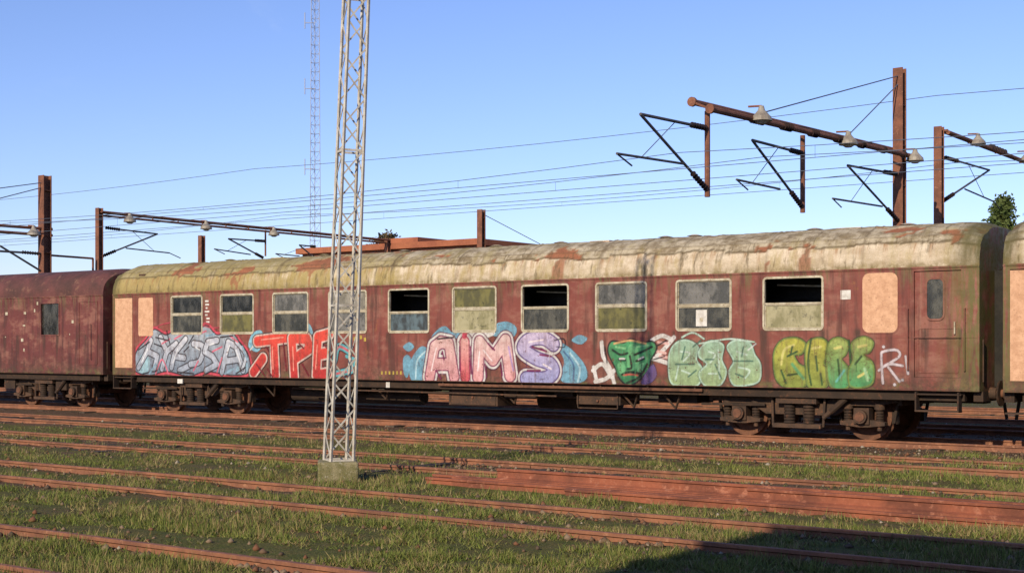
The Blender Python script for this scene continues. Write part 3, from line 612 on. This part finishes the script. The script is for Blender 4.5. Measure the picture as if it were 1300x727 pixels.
m,nt,b=newmat('spray_paint',0.65,0.25); v=coord(nt)
at=nd(nt,'ShaderNodeAttribute',attribute_name='col')
wear=mth(nt,'MULTIPLY',ramp(nt,noi(nt,v,10,9,0.78),0.65,0.58),ramp(nt,noi(nt,v,2.2,8,0.8),0.66,0.52,0.45,0.95)); mott=noi(nt,mp(nt,v,(1,1,1)),4.0,8,0.75)
col=mix(nt,0.6,at.outputs['Color'],mix(nt,ramp(nt,mott,0.3,0.7),(0.22,0.22,0.22),(0.76,0.76,0.76)),'OVERLAY')
st=ramp(nt,noi(nt,mp(nt,v,(6,1,0.35)),2,7,0.72),0.48,0.70,0,0.6); col=mix(nt,st,col,(0.15,0.085,0.06))
hs=nd(nt,'ShaderNodeHueSaturation',{'Saturation':0.96,'Value':0.92,'Color':col}); col=hs.outputs[0]
setc(nt,b,col); nt.links.new(mth(nt,'MULTIPLY',at.outputs['Alpha'],wear),b.inputs['Alpha'])
np_mesh('graffiti',V,remap[q],m,coach,cols)
# ---------------------------------------------------------------- neighbours
van=empty('baggage_van',(T0-0.42-18.0,DS,RT)); LV=18.0; o=T0-(T0-0.42-LV)
def VP(x,y): a,z=SP(x,y); return a+o,z
a0,_=VP(52,400); a1,_=VP(75,400)
vops=[(a0,a1,VP(60,425)[1],VP(60,385)[1])]
coach_shell(van,LV,vops,M_van,M_vroof,felt=False,step=0.25,hs=0.95); bogie(van,LV-3.0); bogie(van,3.0)
vb=MB(); z0,z1=vops[0][2],vops[0][3]
vb.ring(a0-0.03,a1+0.03,z0-0.03,z1+0.03,0.04,0.04,-0.012,0.03,M_van); vb.box(a0,a1,0.04,0.05,z0,z1,G_dark); vb.box(0.2,LV-0.2,0.5,0.6,1.1,3.3,M_int)
for xa,xb in ((-60,-10),(100,124)):
    c0,_=VP(xa,400); c1,_=VP(xb,400); vb.ring(c0,c1,1.25,3.05,0.04,0.03,-0.012,0.0,M_van)
random.seed(5)
for k in range(10):
    x=random.choice([8,25,31,88,92,45]); c0,zz=VP(x+random.uniform(-2,2),random.uniform(385,455)); vb.box(c0,c0+random.uniform(0.03,0.12),-0.004,-0.001,zz,zz+random.uniform(0.03,0.10),M_frame)
vb.tube((LV-0.5,-0.05,1.4),(LV-0.5,-0.05,2.4),0.014,M_van)
for u in (9.5,11.5,13.0,15.5): vb.box(u,u+0.5,0.25,0.9,0.5,0.95,M_under)
vb.finish('body_fittings',van)
c2=empty('passenger_coach.001',(T0+24.36,DS,RT))
ops2=[(2.48+1.925*i,3.68+1.925*i,2.11,3.09) for i in range(10)]+[(0.12,0.86,1.22,3.12)]
coach_shell(c2,L,ops2,M_side,M_roof2,step=0.1); bogie(c2,3.4); bogie(c2,20.4)
nb=MB()
nb.box(0.124,0.856,-0.012,0.03,1.18,3.10,M_ply)
for x0,x1,_,_ in ops2[:10]: nb.ring(x0-0.03,x1+0.03,2.08,3.12,0.085,0.045,-0.016,0.045,M_frame); nb.box(x0,x1,0.03,0.034,2.1,3.1,G_olive); nb.box(x0,x1,0.0,0.028,2.58,2.62,M_frame)
nb.box(0.1,L-0.1,0.9,1.0,1.05,3.3,M_int); nb.box(0.05,0.9,-0.06,0.16,0.60,0.63,M_bogie)
nb.finish('windows_and_boards',c2)
# ---------------------------------------------------------------- ground
railc=[(6.75,8.25),(11.35,12.85),(15.88,17.38),(20.35,21.85),(DS+1.44-0.75,DS+1.44+0.75),(29.9,31.4),(34.4,35.9),(38.9,40.4)]
rl=np.array([r for p in railc for r in p])
def gmap(t,d):
    """0 = bare gravel, 1 = grass"""
    dd=np.min(np.abs(d[...,None]-rl),axis=-1)
    g=1-0.85*np.exp(-(dd/0.20)**2)
    reg=np.interp(d,[0,9,13,14,15.6,16.2,17.2,18,19.5,20,22,23,24,30],[0.85,0.88,0.85,0.82,0.72,0.45,0.45,0.85,0.85,0.30,0.28,0.50,0.08,0.1])
    return g*reg
GB=0.055
def gz_at(t,d): return GB-0.045*float(np.interp(d,[22.5,24],[0,1]))+mnoise.noise(Vector((t*0.6,d*0.9,0)))*0.032+mnoise.noise(Vector((t*2.7,d*2.7,3)))*0.022
def lines(a,b,s): return list(np.arange(a,b,s))
ts=np.array([-1500,-600,-300,-160,-110]+lines(-85,6,0.22)+[8,12,20,40,90,200,600,1500],float)
ds=np.array([-1500,-500,-150,-40,-10]+lines(1,31,0.16)+[32,34,38,45,60,90,150,300,700,1500],float)
Tg,Dg=np.meshgrid(ts,ds)
rs=np.array([gz_at(a,c) for a,c in zip(Tg.ravel(),Dg.ravel())]).reshape(Tg.shape)
near=(Dg>1)&(Dg<31)&(Tg>-86)&(Tg<7)
Zr=np.where(near,rs,0.01)
gg=gmap(Tg,Dg); gg=np.where(near,gg,0.6)
V=np.stack([Tg.ravel(),Dg.ravel(),Zr.ravel()],-1); idx=np.arange(Tg.size).reshape(Tg.shape)
Fa=np.stack([idx[:-1,:-1],idx[:-1,1:],idx[1:,1:],idx[1:,:-1]],-1).reshape(-1,4)
m,nt,b=newmat('ground_soil_grass',0.95,0.1); v=coord(nt)
at=nd(nt,'ShaderNodeAttribute',attribute_name='g'); g=nd(nt,'ShaderNodeSeparateColor',{0:at.outputs['Color']}).outputs[0]
n1=noi(nt,mp(nt,v,(0.6,1.3,1)),1.2,8,0.7); n2=noi(nt,v,7,6,0.7); n3=noi(nt,v,45,4,0.7)
fac=ramp(nt,mth(nt,'ADD',g,mth(nt,'MULTIPLY',mth(nt,'SUBTRACT',mth(nt,'ADD',mth(nt,'MULTIPLY',n1,0.7),mth(nt,'MULTIPLY',n2,0.3)),0.5),3.4)),0.25,0.85)
soil=mix(nt,ramp(nt,n2,0.35,0.65),(0.150,0.095,0.058),(0.085,0.058,0.038)); soil=mix(nt,ramp(nt,n3,0.5,0.7),soil,(0.23,0.17,0.12))
soil=mix(nt,ramp(nt,noi(nt,mp(nt,v,(0.5,2,1),(4,2,1)),1.5,6,0.7),0.5,0.62,0,0.6),soil,(0.16,0.072,0.040))
gr=mix(nt,ramp(nt,n2,0.35,0.65),(0.105,0.120,0.032),(0.17,0.14,0.05)); gr=mix(nt,ramp(nt,n3,0.45,0.7),gr,(0.05,0.055,0.02))
setc(nt,b,mix(nt,fac,soil,gr)); bump(nt,b,mth(nt,'ADD',n3,n2),0.9,0.04)
np_mesh('ground',V,Fa,m,None,np.stack([gg.ravel()]*3+[np.ones(gg.size)],-1),'g',smooth=True)
# rails
prof=[(-0.065,-0.03),(-0.065,0.0),(-0.012,0.02),(-0.010,0.095),(-0.034,0.108),(-0.034,0.135),(-0.028,0.14),(0.028,0.14),(0.034,0.135),(0.034,0.108),(0.010,0.095),(0.012,0.02),(0.065,0.0),(0.065,-0.03)]
def rail(b,d,t0,t1,z=0.0,mat=None,seed=0,n=60,sc=1.0):
    vs=[]; k=len(prof)
    for i in range(n+1):
        t=t0+(t1-t0)*i/n; o=0.016*mnoise.noise(Vector((t*0.12,seed*7.3,0))); oz=0.010*mnoise.noise(Vector((t*0.15,seed*3.3,5)))
        for (a,c) in prof: vs.append((t,d+o+a*sc,z+oz+c*sc))
    fs=[(i*k+j,i*k+(j+1)%k,(i+1)*k+(j+1)%k,(i+1)*k+j) for i in range(n) for j in range(k)]
    fs+=[tuple(range(k)),tuple(range(n*k,n*k+k))]
    b.add(vs,fs,mat or M_rail)
for k,(r0,r1) in enumerate(railc):
    b=MB(); rail(b,r0,-160,70,seed=k*2+1,n=200); rail(b,r1,-160,70,seed=k*2+2,n=200)
    for r in (r0,r1):
        for t in np.arange(-80+k*3.7,10,15.0):
            for sg in (-1,1): b.box(t-0.28,t+0.28,r+0.014 if sg>0 else r-0.032,r+0.032 if sg>0 else r-0.014,0.03,0.09,M_rail)
    if k>=2:
        rs_=random.Random(k)
        for t in np.arange(-75,8,0.65): b.box(t-0.12,t+0.12,r0-0.45,r1+0.45,-0.1,(0.015 if k>=4 else 0.050)+rs_.uniform(-0.03,0.02),M_sleep)
    b.finish('railway_track',None)
b=MB()
for k,(d,z,st) in enumerate([(14.95,0.0,0),(14.76,0.0,0.5),(14.57,0.0,0.2),(14.38,0.0,2.6),(14.84,0.145,1.2),(14.60,0.145,5.0)]):
    t0=along(553,600,15.0)[0]; rail(b,d,t0+st,24+st,z=z+0.02,mat=M_rust2,seed=30+k,n=50,sc=0.96)
b.finish('spare_rail_stack',None)
def sample(n,z0,z1,p=1.0):
    w=rng.random(n); Zc=1/((1-w)/z0**p+w/z1**p)**(1/p); X=(rng.random(n)*2-1)*0.40*Zc
    return C*X-S*Zc, S*X+C*Zc
tst=along(553,600,15)[0]
NT_=80000; t,d=sample(NT_,10.5,32,0.8)
cl=np.array([mnoise.noise(Vector((a*0.7,c*1.4,1)))+0.7*mnoise.noise(Vector((a*2.5,c*3,4)))+0.4*mnoise.noise(Vector((a*0.2,c*0.5,9))) for a,c in zip(t,d)])
keep=(rng.random(NT_)<np.clip((gmap(t,d)-0.10)*0.85+cl*1.5,0.015,1))&(d<24.5)
ontop=np.min(np.abs(d[:,None]-rl),axis=1)<0.045; inst=(d>14.3)&(d<15.02)&(t>tst)
keep&=~ontop&~inst; t=t[keep]; d=d[keep]; cl=cl[keep]; zb=np.array([gz_at(a,c) for a,c in zip(t,d)])
B=6; n=len(t)
bt=np.repeat(t,B)+rng.normal(0,0.035,n*B); bd=np.repeat(d,B)+rng.normal(0,0.035,n*B); bz=np.repeat(zb,B)-0.005
h=rng.gamma(3.0,0.013,n*B)*np.repeat(np.clip(0.8+cl,0.5,1.7),B)+0.012; h=np.minimum(h,0.16); ang=rng.random(n*B)*6.283; w=rng.uniform(0.003,0.008,n*B); lean=rng.normal(0,0.035,(n*B,2))
v0=np.stack([bt-np.cos(ang)*w,bd-np.sin(ang)*w,bz],-1); v1=np.stack([bt+np.cos(ang)*w,bd+np.sin(ang)*w,bz],-1); v2=np.stack([bt+lean[:,0],bd+lean[:,1],bz+h],-1)
V=np.stack([v0,v1,v2],1).reshape(-1,3); Fa=np.arange(len(V)).reshape(-1,3)
pal=np.array([(0.125,0.155,0.03),(0.17,0.18,0.045),(0.075,0.10,0.022),(0.27,0.21,0.095),(0.18,0.12,0.055)])
pn=np.array([mnoise.noise(Vector((a*0.35,c*0.8,15))) for a,c in zip(t,d)])
i0=rng.choice(5,n,p=[.36,.32,.14,.12,.06]); i1=rng.choice(5,n,p=[.14,.22,.08,.36,.20]); pick=np.where(rng.random(n)<np.clip(0.33-pn*1.6,0,1),i1,i0)
tc=pal[pick]*rng.uniform(0.75,1.25,(n,1)); cc=np.repeat(tc,B*3,axis=0); cc=np.concatenate([cc,np.ones((len(cc),1))],1)
m,nt,b_=newmat('grass_blades',0.7,0.2); at=nd(nt,'ShaderNodeAttribute',attribute_name='col'); setc(nt,b_,at.outputs['Color'])
np_mesh('grass',V,Fa,m,None,cc)
NS=34000; t,d=sample(NS,10.5,34,0.8); keep=(rng.random(NS)>gmap(t,d)*1.1)&(np.min(np.abs(d[:,None]-rl),axis=1)>0.05)&~((d>14.3)&(d<15.05)&(t>tst)); t=t[keep]; d=d[keep]; n=len(t)
base=np.array([(1,0,0),(0,1,0),(-1,0,0),(0,-1,0),(0,0,0.8),(0,0,-0.8)],float); fo=np.array([(0,1,4),(1,2,4),(2,3,4),(3,0,4),(1,0,5),(2,1,5),(3,2,5),(0,3,5)])
r=rng.gamma(2.2,0.008,n)+0.007; r=np.clip(r,0.007,0.05); zb=np.array([gz_at(a,c) for a,c in zip(t,d)])
V=base[None]*r[:,None,None]*rng.uniform(0.6,1.3,(n,6,3)); V[:,:,0]+=t[:,None]; V[:,:,1]+=d[:,None]; V[:,:,2]+=(zb+r*0.3)[:,None]
Fa=(fo[None]+6*np.arange(n)[:,None,None]).reshape(-1,3)
pal=np.array([(0.14,0.09,0.058),(0.21,0.15,0.10),(0.10,0.07,0.05),(0.32,0.27,0.21),(0.17,0.08,0.045)]); tc=np.repeat(pal[rng.choice(5,n,p=[.36,.22,.2,.04,.18])],6,axis=0); cc=np.concatenate([tc,np.ones((len(tc),1))],1)
m,nt,b_=newmat('ballast_stones',0.95,0.1); at=nd(nt,'ShaderNodeAttribute',attribute_name='col'); setc(nt,b_,at.outputs['Color'])
np_mesh('gravel',V.reshape(-1,3),Fa,m,None,cc)
# ---------------------------------------------------------------- lattice mast in the yard
base=camp(429,606,19.4); mast=empty('lattice_mast',(base.x,base.y,0))
top=camp(452,0,19.4); lean=(top-base)/(top.z-0.0)
b=MB(); H=8.6; rot=TH+math.radians(24)
def leg(k,z):
    w=0.178-0.004*z; a=rot+math.pi/4+k*math.pi/2; return Vector((lean.x*z+math.cos(a)*w*1.3,lean.y*z+math.sin(a)*w*1.3,z))
for k in range(4):
    p,q_=leg(k,0.2),leg(k,H); b.bar(p,q_,0.034,0.034,M_galv)
nb_=23; hz=[0.34+(H-0.34)*i/nb_ for i in range(nb_+1)]
for i in range(nb_):
    for k in range(4):
        k2=(k+1)%4
        a,c=(k,k2) if i%2 else (k2,k)
        b.bar(leg(a,hz[i]),leg(c,hz[i+1]),0.010,0.022,M_galv)
        if i%6==0: b.bar(leg(k,hz[i]),leg(k2,hz[i]),0.015,0.03,M_galv)
b.finish('steel_lattice',mast)
b=MB(); b.box(-0.28,0.28,-0.28,0.28,-0.1,0.33,M_conc)
f=b.finish('concrete_footing',mast,bevel=0.03); f.rotation_euler[2]=TH+math.radians(8)
# ---------------------------------------------------------------- radio tower
rt=camp(400,438,95); tower=empty('radio_tower',(rt.x,rt.y,0)); b=MB(); H=34
def tl(k,z):
    w=0.46-0.006*z; a=0.3+k*2*math.pi/3; return Vector((math.cos(a)*w,math.sin(a)*w,z))
for k in range(3): b.tube(tl(k,0),tl(k,H),0.030,M_tower,n=6)
for i in range(56):
    z0=i*H/56; z1=(i+1)*H/56
    for k in range(3):
        b.tube(tl(k,z0),tl((k+1)%3,z0),0.013,M_tower,n=4); b.tube(tl(k if i%2 else (k+1)%3,z0),tl((k+1)%3 if i%2 else k,z1),0.013,M_tower,n=4)
for z in (14,19.5,24):
    b.tube((-0.7*C,-0.7*S,z),(0,0,z),0.03,M_tower); b.tube((-0.7*C,-0.7*S,z-0.4),(-0.7*C,-0.7*S,z+0.7),0.035,M_tower)
b.finish('tower_lattice',tower)
# ---------------------------------------------------------------- catenary structures
def hbeam(b,x,y,z0,z1,w,m=M_post):
    b.box(x-w/2,x+w/2,y-w/2,y-w/2+0.03,z0,z1,m); b.box(x-w/2,x+w/2,y+w/2-0.03,y+w/2,z0,z1,m); b.box(x-0.02,x+0.02,y-w/2+0.03,y+w/2-0.03,z0,z1,m)
    for z in np.arange(z0+0.5,z1,1.4): b.box(x-w/2+0.02,x+w/2-0.02,y-w/2+0.031,y+w/2-0.031,z,z+0.03,m)
def insul(b,p,q,n=7,r=0.085):
    p=Vector(p); q=Vector(q); b.tube(p,q,0.035,M_ins)
    for i in range(n):
        a=p.lerp(q,(i+0.3)/n); c=p.lerp(q,(i+0.75)/n); b.tube(a,c,r,M_ins,r*0.6,n=10)
def lampb(b,p):
    b.tube(p,p+Vector((0,0,-0.12)),0.07,M_lamp,0.10,n=14); b.tube(p+Vector((0,0,-0.12)),p+Vector((0,0,-0.30)),0.10,M_lamp,0.26,n=18); b.tube(p+Vector((0,0,-0.30)),p+Vector((0,0,-0.42)),0.27,M_lamp,0.30,n=18); b.tube(p+Vector((0,0,-0.42)),p+Vector((0,0,-0.50)),0.22,M_galv,0.10,n=14)
    b.tube(p,p+Vector((-0.4,0,0.02)),0.03,M_post)
def cantilever(b,t,pts):
    P=lambda q:across(q[0],q[1],t)
    a0,a1=P(pts['root']),P(pts['apex']); m0=a0.lerp(a1,0.28); insul(b,a0,m0); b.tube(m0,a1,0.040,M_arm)
    f0=P(pts['foot']); m1=f0.lerp(a1,0.24); insul(b,f0,m1); b.tube(m1,a1,0.040,M_arm)
    r0,r1=P(pts['reg0']),P(pts['reg1']); b.tube(r0,r1,0.032,M_arm); b.tube(r1,r1+Vector((0,0.7,-0.22)),0.022,M_arm)
    b.tube(a0.lerp(a1,0.5),r1.lerp(r0,0.35),0.012,M_wire)
TA=-17.65
s=empty('catenary_mast'); b=MB()
P=lambda x,y:across(x,y,TA)
mtop=P(1142,87); hbeam(b,TA,mtop.y,0,mtop.z,0.36)
n0=P(889,134); n1=P(1155,197)
for ox,oz in ((-0.24,0.12),(0.30,-0.12)): b.tube(n0+Vector((ox,0,oz)),n1+Vector((ox,0,oz)),0.085,M_post,n=10); b.tube(n0+Vector((ox,-0.05,oz)),n0+Vector((ox,0.04,oz)),0.13,M_post,n=12)
for i in range(9):
    c=n0.lerp(n1,i/8); b.bar(c+Vector((-0.24,0,0.12)),c+Vector((0.30,0,-0.12)),0.06,0.06,M_post)
    if 0<i<8:
        a=n0.lerp(n1,(i+0.25)/8); insul(b,a+Vector((0.30,0,-0.12)),a.lerp(n1,0.06)+Vector((0.30,0,-0.12)),5,0.13)
for x,y in ((946,136),(1058,168),(1144,190)): lampb(b,P(x,y)+Vector((0.50,0,-0.02)))
b.tube(mtop+Vector((0,0,-0.25)),n0.lerp(n1,0.18),0.02,M_wire); b.tube(mtop+Vector((0,0,-0.5)),n0.lerp(n1,0.62),0.02,M_wire)
for (x,y0,y1) in ((898,141,250),(1019,172,270)):
    a,c=P(x,y0),P(x,y1); b.tube(a,c,0.075,M_post) 
cantilever(b,TA,dict(root=(899,163),apex=(813,145),foot=(897,240),reg0=(868,208),reg1=(783,195)))
cantilever(b,TA,dict(root=(1020,195),apex=(955,178),foot=(1018,262),reg0=(990,240),reg1=(935,228)))
cantilever(b,TA,dict(root=(1138,221),apex=(1076,210),foot=(1140,280),reg0=(1120,262),reg1=(1057,252)))
b.finish('mast_and_boom',s)
s=empty('catenary_mast.001'); b=MB()
mt=P(1192,161); hbeam(b,TA,mt.y,0,mt.z,0.30); a=P(1197,166); c=P(1420,251)
for ox in (-0.2,0.2): b.tube(a+Vector((ox,0,-ox*0.4)),c+Vector((ox,0,-ox*0.4)),0.08,M_post)
for i in range(9): q_=a.lerp(c,i/8); b.box(q_.x-0.2,q_.x+0.2,q_.y-0.03,q_.y+0.03,q_.z-0.04,q_.z+0.04,M_post)
insul(b,a.lerp(c,0.18)+Vector((0.2,0,0)),a.lerp(c,0.26)+Vector((0.2,0,0)),6,0.12)
for x,y in ((1228,171),(1291,193),(1360,218)): lampb(b,P(x,y)+Vector((0.42,0,0)))
cantilever(b,TA,dict(root=(1200,200),apex=(1256,216),foot=(1196,256),reg0=(1225,240),reg1=(1262,256)))
hbeam(b,TA,c.y,0,c.z+0.3,0.3)
b.finish('mast_and_boom',s)
TC=-54.0; P=lambda x,y:across(x,y,TC)
s=empty('catenary_mast.002'); b=MB(); mt=P(57,223); hbeam(b,TC,mt.y,0,mt.z,0.42)
a=P(-70,281); c=P(66,291)
for oz in (0,-0.28): b.tube(a+Vector((0,0,oz)),c+Vector((0,0,oz)),0.07,M_post)
b.tube(mt+Vector((0,0,-0.3)),P(-70,248),0.022,M_wire); b.tube(mt+Vector((0,0,-0.5)),P(-40,262),0.022,M_wire)
lampb(b,P(36,287)+Vector((0.4,0,0))); b.tube(P(-30,317),P(56,322),0.05,M_arm); b.tube(P(0,312),P(52,344),0.045,M_arm); insul(b,P(28,320),P(50,322))
b.tube(P(64,324),P(118,328),0.05,M_post); b.tube(P(118,328),P(118,345),0.05,M_post)
b.finish('mast_and_boom',s)
s=empty('catenary_mast.003'); b=MB(); mt=P(126,264); hbeam(b,TC,mt.y,0,mt.z,0.26); a=P(126,269); c=P(492,305)
for ox,oz in ((-0.18,0),(0.18,0),(0,-0.16)): b.tube(a+Vector((ox,0,oz)),c+Vector((ox,0,oz)),0.055,M_post)
hbeam(b,TC,c.y,0,c.z+0.1,0.26)
for i in range(14): q_=a.lerp(c,i/13); b.bar(q_+Vector((-0.18,0,0)),q_+Vector((0.18,0,-0.01)),0.05,0.05,M_post); b.bar(q_+Vector((0,0,-0.14)),q_+Vector((0,0,0.02)),0.05,0.04,M_post)
for x in (158,255,341): 
    yy=269+(x-126)*0.098; lampb(b,P(x,yy-1)+Vector((0.4,0,0)))
b.tube(P(337,292),P(337,325),0.05,M_post)
cantilever(b,TC,dict(root=(134,289),apex=(200,297),foot=(130,325),reg0=(160,315),reg1=(215,321)))
cantilever(b,TC,dict(root=(336,306),apex=(290,303),foot=(334,327),reg0=(318,323),reg1=(272,316)))
cantilever(b,TC,dict(root=(400,313),apex=(380,311),foot=(400,328),reg0=(380,325),reg1=(350,322)))
b.finish('portal_beam',s)
for i,(x,y,Z,w) in enumerate(((256,299,92,0.34),(611,266,76,0.34))):
    q_=camp(x,y,Z); s=empty('catenary_mast.%03d'%(4+i)); b=MB(); hbeam(b,q_.x,q_.y,0,q_.z,w)
    if i==1: b.tube(q_+Vector((0,0,-0.2)),camp(690,312,Z+3),0.02,M_wire)
    b.finish('mast',s)
b=MB()
def wire(y0,d,r=0.013,sag=0.0,drop=None):
    z0=along(0,y0,d)[1]; sup=[-160,-90,-54,TA,20,60]; pts=[]
    for a,c in zip(sup[:-1],sup[1:]):
        for i in range(10):
            u=i/10; pts.append(Vector((a+(c-a)*u,d,z0-4*sag*u*(1-u)*(abs(c-a)/37.0))))
    for p,q_ in zip(pts[:-1],pts[1:]): b.tube(p,q_,r,M_wire,n=4,cap=False)
    if drop is not None:
        zd=along(0,drop,d)[1]
        for p in pts[1::3]: b.tube(p,(p.x,p.y,zd),0.005,M_wire,n=3,cap=False)
wire(249,51,0.013,0.25)
wire(274,31.5,0.009,0.35,288); wire(288,31.5,0.009)
wire(284,36.5,0.010,0.35,298); wire(298,36.5,0.010)
wire(305,41.5,0.011)
wire(301,53,0.012,0.4,312); wire(312,53,0.012)
b.finish('overhead_wires',None,recalc=False)
# ---------------------------------------------------------------- buildings
def building(name,t0,t1,d0,d1,h,roof='flat'):
    e=empty(name); b=MB(); b.box(t0,t1,d0,d1,0,h,M_brick); b.finish('walls',e)
    b=MB()
    if roof=='flat':
        b.box(t0-0.3,t1+0.3,d0-0.3,d1+0.3,h+0.002,h+0.35,M_rooftile)
        L_=(t1-t0)
        b.box(t0+L_*0.45,t0+L_*0.62,d0+1,d1-1,h+0.352,h+0.75,M_rooftile)
    else:
        a=2.5; hh=2.6; b.add([(t0-.4,d0-.4,h),(t1+.4,d0-.4,h),(t1+.4,d1+.4,h),(t0-.4,d1+.4,h),(t0+a,(d0+d1)/2,h+hh),(t1-a,(d0+d1)/2,h+hh)],[(0,1,5,4),(1,2,5),(2,3,4,5),(3,0,4),(0,3,2,1)],M_rooftile)
        b.box(t0+22,t0+22.7,(d0+d1)/2+0.6,(d0+d1)/2+1.3,h+1.5,h+3.4,M_brick)
    b.finish('roof',e); b=MB()
    n=int((t1-t0)/3)
    for z in np.arange(1.0,h-1.6,3.0):
        for i in range(n):
            x=t0+1.0+i*3
            for yy,sg in ((d0,-1),(d1,1)):
                y0,y1=sorted((yy+sg*0.002,yy+sg*0.05)); b.ring(x,x+1.2,z,z+1.4,0.02,0.07,y0,y1,M_white); b.box(x+0.06,x+1.14,*sorted((yy+sg*0.003,yy+sg*0.02)),z+0.06,z+1.34,G_win); b.box(x-0.08,x+1.28,*sorted((yy+sg*0.002,yy+sg*0.1)),z-0.09,z-0.002,M_conc)
    y0,y1=sorted((d0-0.06,d0-0.002)); b.box(t0+3.1-0.6,t0+3.1+0.3,y0,y1,0,2.1,M_post)
    b.finish('windows_and_door',e)
ta,_=along(384,318,62); tb,_=along(606,306,62); hz_=along(500,309,62)[1]
building('brick_depot_building',ta,tb,62,74,hz_-0.35,'flat')
building('unseen_shadow_building',-3.4,34,-14,-4.2,8.0,'hip')  # unseen block added behind the camera, sized to throw shade on the foreground
# ---------------------------------------------------------------- trees
def leafmat(name,c1,c2):
    m,nt,b=newmat(name,0.7,0.2); v=coord(nt); setc(nt,b,mix(nt,ramp(nt,noi(nt,v,1.1,5,0.7),0.35,0.65),c1,c2)); return m
M_leaf=leafmat('foliage',(0.045,0.07,0.018),(0.09,0.11,0.03))
M_leaf2=leafmat('foliage_autumn',(0.07,0.06,0.03),(0.11,0.075,0.04))
def tree(name,p,H,R,h0,n,mat,conic=False,seed=1,ls=0.16):
    e=empty(name,(p.x,p.y,0)); b=MB(); rg=np.random.default_rng(seed)
    b.tube((0,0,-0.2),(0.1,0,H*0.5),0.22,M_bark,0.14,n=10); b.tube((0.1,0,H*0.5),(0,0,H*0.95),0.14,M_bark,0.03,n=8)
    cs=[]
    for i in range(n):
        z=h0+(H-h0)*rg.random()**0.8; f=(z-h0)/(H-h0); rr=R*((1-f)**0.8 if conic else math.sqrt(max(0.05,1-(2*f-0.9)**2)*0.9))*(0.55+0.5*rg.random()); a=rg.random()*6.283
        c=np.array([math.cos(a)*rr,math.sin(a)*rr,z]); cs.append(c)
        if i%4==0: b.tube((0,0,max(z-rr*0.5,h0*0.8)),c,0.05,M_bark,0.012,n=5)
    b.finish('trunk_and_limbs',e)
    cs=np.array(cs); k=46; P0=np.repeat(cs,k,0)+rg.normal(0,0.30 if not conic else 0.26,(len(cs)*k,3))*np.array([1,1,0.7])
    a=rg.normal(0,1,(len(P0),3)); a/=np.linalg.norm(a,axis=1)[:,None]; c=np.cross(a,rg.normal(0,1,(len(P0),3))); c/=np.linalg.norm(c,axis=1)[:,None]; s_=rg.uniform(0.5,1.2,(len(P0),1))*ls
    V=np.stack([P0-a*s_,P0-c*s_*0.5,P0+a*s_,P0+c*s_*0.5],1).reshape(-1,3); np_mesh('foliage',V,np.arange(len(V)).reshape(-1,4),mat,e)
tree('pine_tree',camp(1273,438,105),13.0,3.2,3.0,170,M_leaf,True,4,0.2)
tree('pine_tree.001',camp(1312,438,100),11.0,3.0,3.0,120,M_leaf,True,6,0.2)
tree('deciduous_tree',camp(492,438,120),11.4,2.2,5.0,70,M_leaf2,False,8,0.2)
hr=np.random.default_rng(2); n=9000; t=hr.uniform(-190,60,n); hh=2.2+1.2*np.sin(t*0.21)+0.8*np.sin(t*0.67); P0=np.stack([t,130+hr.normal(0,2,n),hr.random(n)*hh+0.2],-1)
a=hr.normal(0,1,(n,3)); c=np.cross(a,hr.normal(0,1,(n,3))); c/=np.linalg.norm(c,axis=1)[:,None]; a/=np.linalg.norm(a,axis=1)[:,None]; V=np.stack([P0-a*.5,P0-c*.3,P0+a*.5,P0+c*.3],1).reshape(-1,3)
np_mesh('distant_hedge',V,np.arange(len(V)).reshape(-1,4),M_leaf)
# ---------------------------------------------------------------- light, sky, camera
EL=math.radians(25); hx,hy=-0.139,0.990
Ld=Vector((hx*math.cos(EL),hy*math.cos(EL),-math.sin(EL)))
sun=bpy.data.lights.new('sun','SUN'); sun.energy=5.0; sun.angle=math.radians(0.5); sun.color=(1.0,0.86,0.64)
so=bpy.data.objects.new('sun',sun); so.rotation_euler=Ld.to_track_quat('-Z','Y').to_euler(); so.location=(0,-20,20); scene.collection.objects.link(so)
w=bpy.data.worlds.new('World'); scene.world=w; w.use_nodes=True; nt=w.node_tree
sk=nt.nodes.new('ShaderNodeTexSky'); sk.sky_type='NISHITA'; sk.sun_disc=False; sk.sun_elevation=EL; sk.sun_rotation=math.atan2(-hx,-hy); sk.air_density=1.0; sk.dust_density=0.15; sk.ozone_density=3.2
mx=mix(nt,1.0,sk.outputs[0],(1.03,1.0,1.30),'MULTIPLY')
tc=nd(nt,'ShaderNodeTexCoord').outputs['Generated']
cn=noi(nt,mp(nt,tc,(2.0,2.0,7.0),(0.3,1.1,0)),2.2,8,0.62,0.6)
mx=mix(nt,ramp(nt,cn,0.58,0.85,0,0.35),mx,(6.5,7.2,8.2))
bg=nt.nodes['Background']; bg.inputs['Strength'].default_value=0.125
nt.links.new(mx,bg.inputs['Color'])
cam=bpy.data.cameras.new('camera'); cam.sensor_width=36; cam.lens=36*F/1300; cam.shift_y=(HOR-363.5)/1300; cam.clip_start=0.1; cam.clip_end=4000
co=bpy.data.objects.new('camera',cam); co.location=(0,0,EYE); co.rotation_euler=(math.radians(90),0,TH); scene.collection.objects.link(co); scene.camera=co
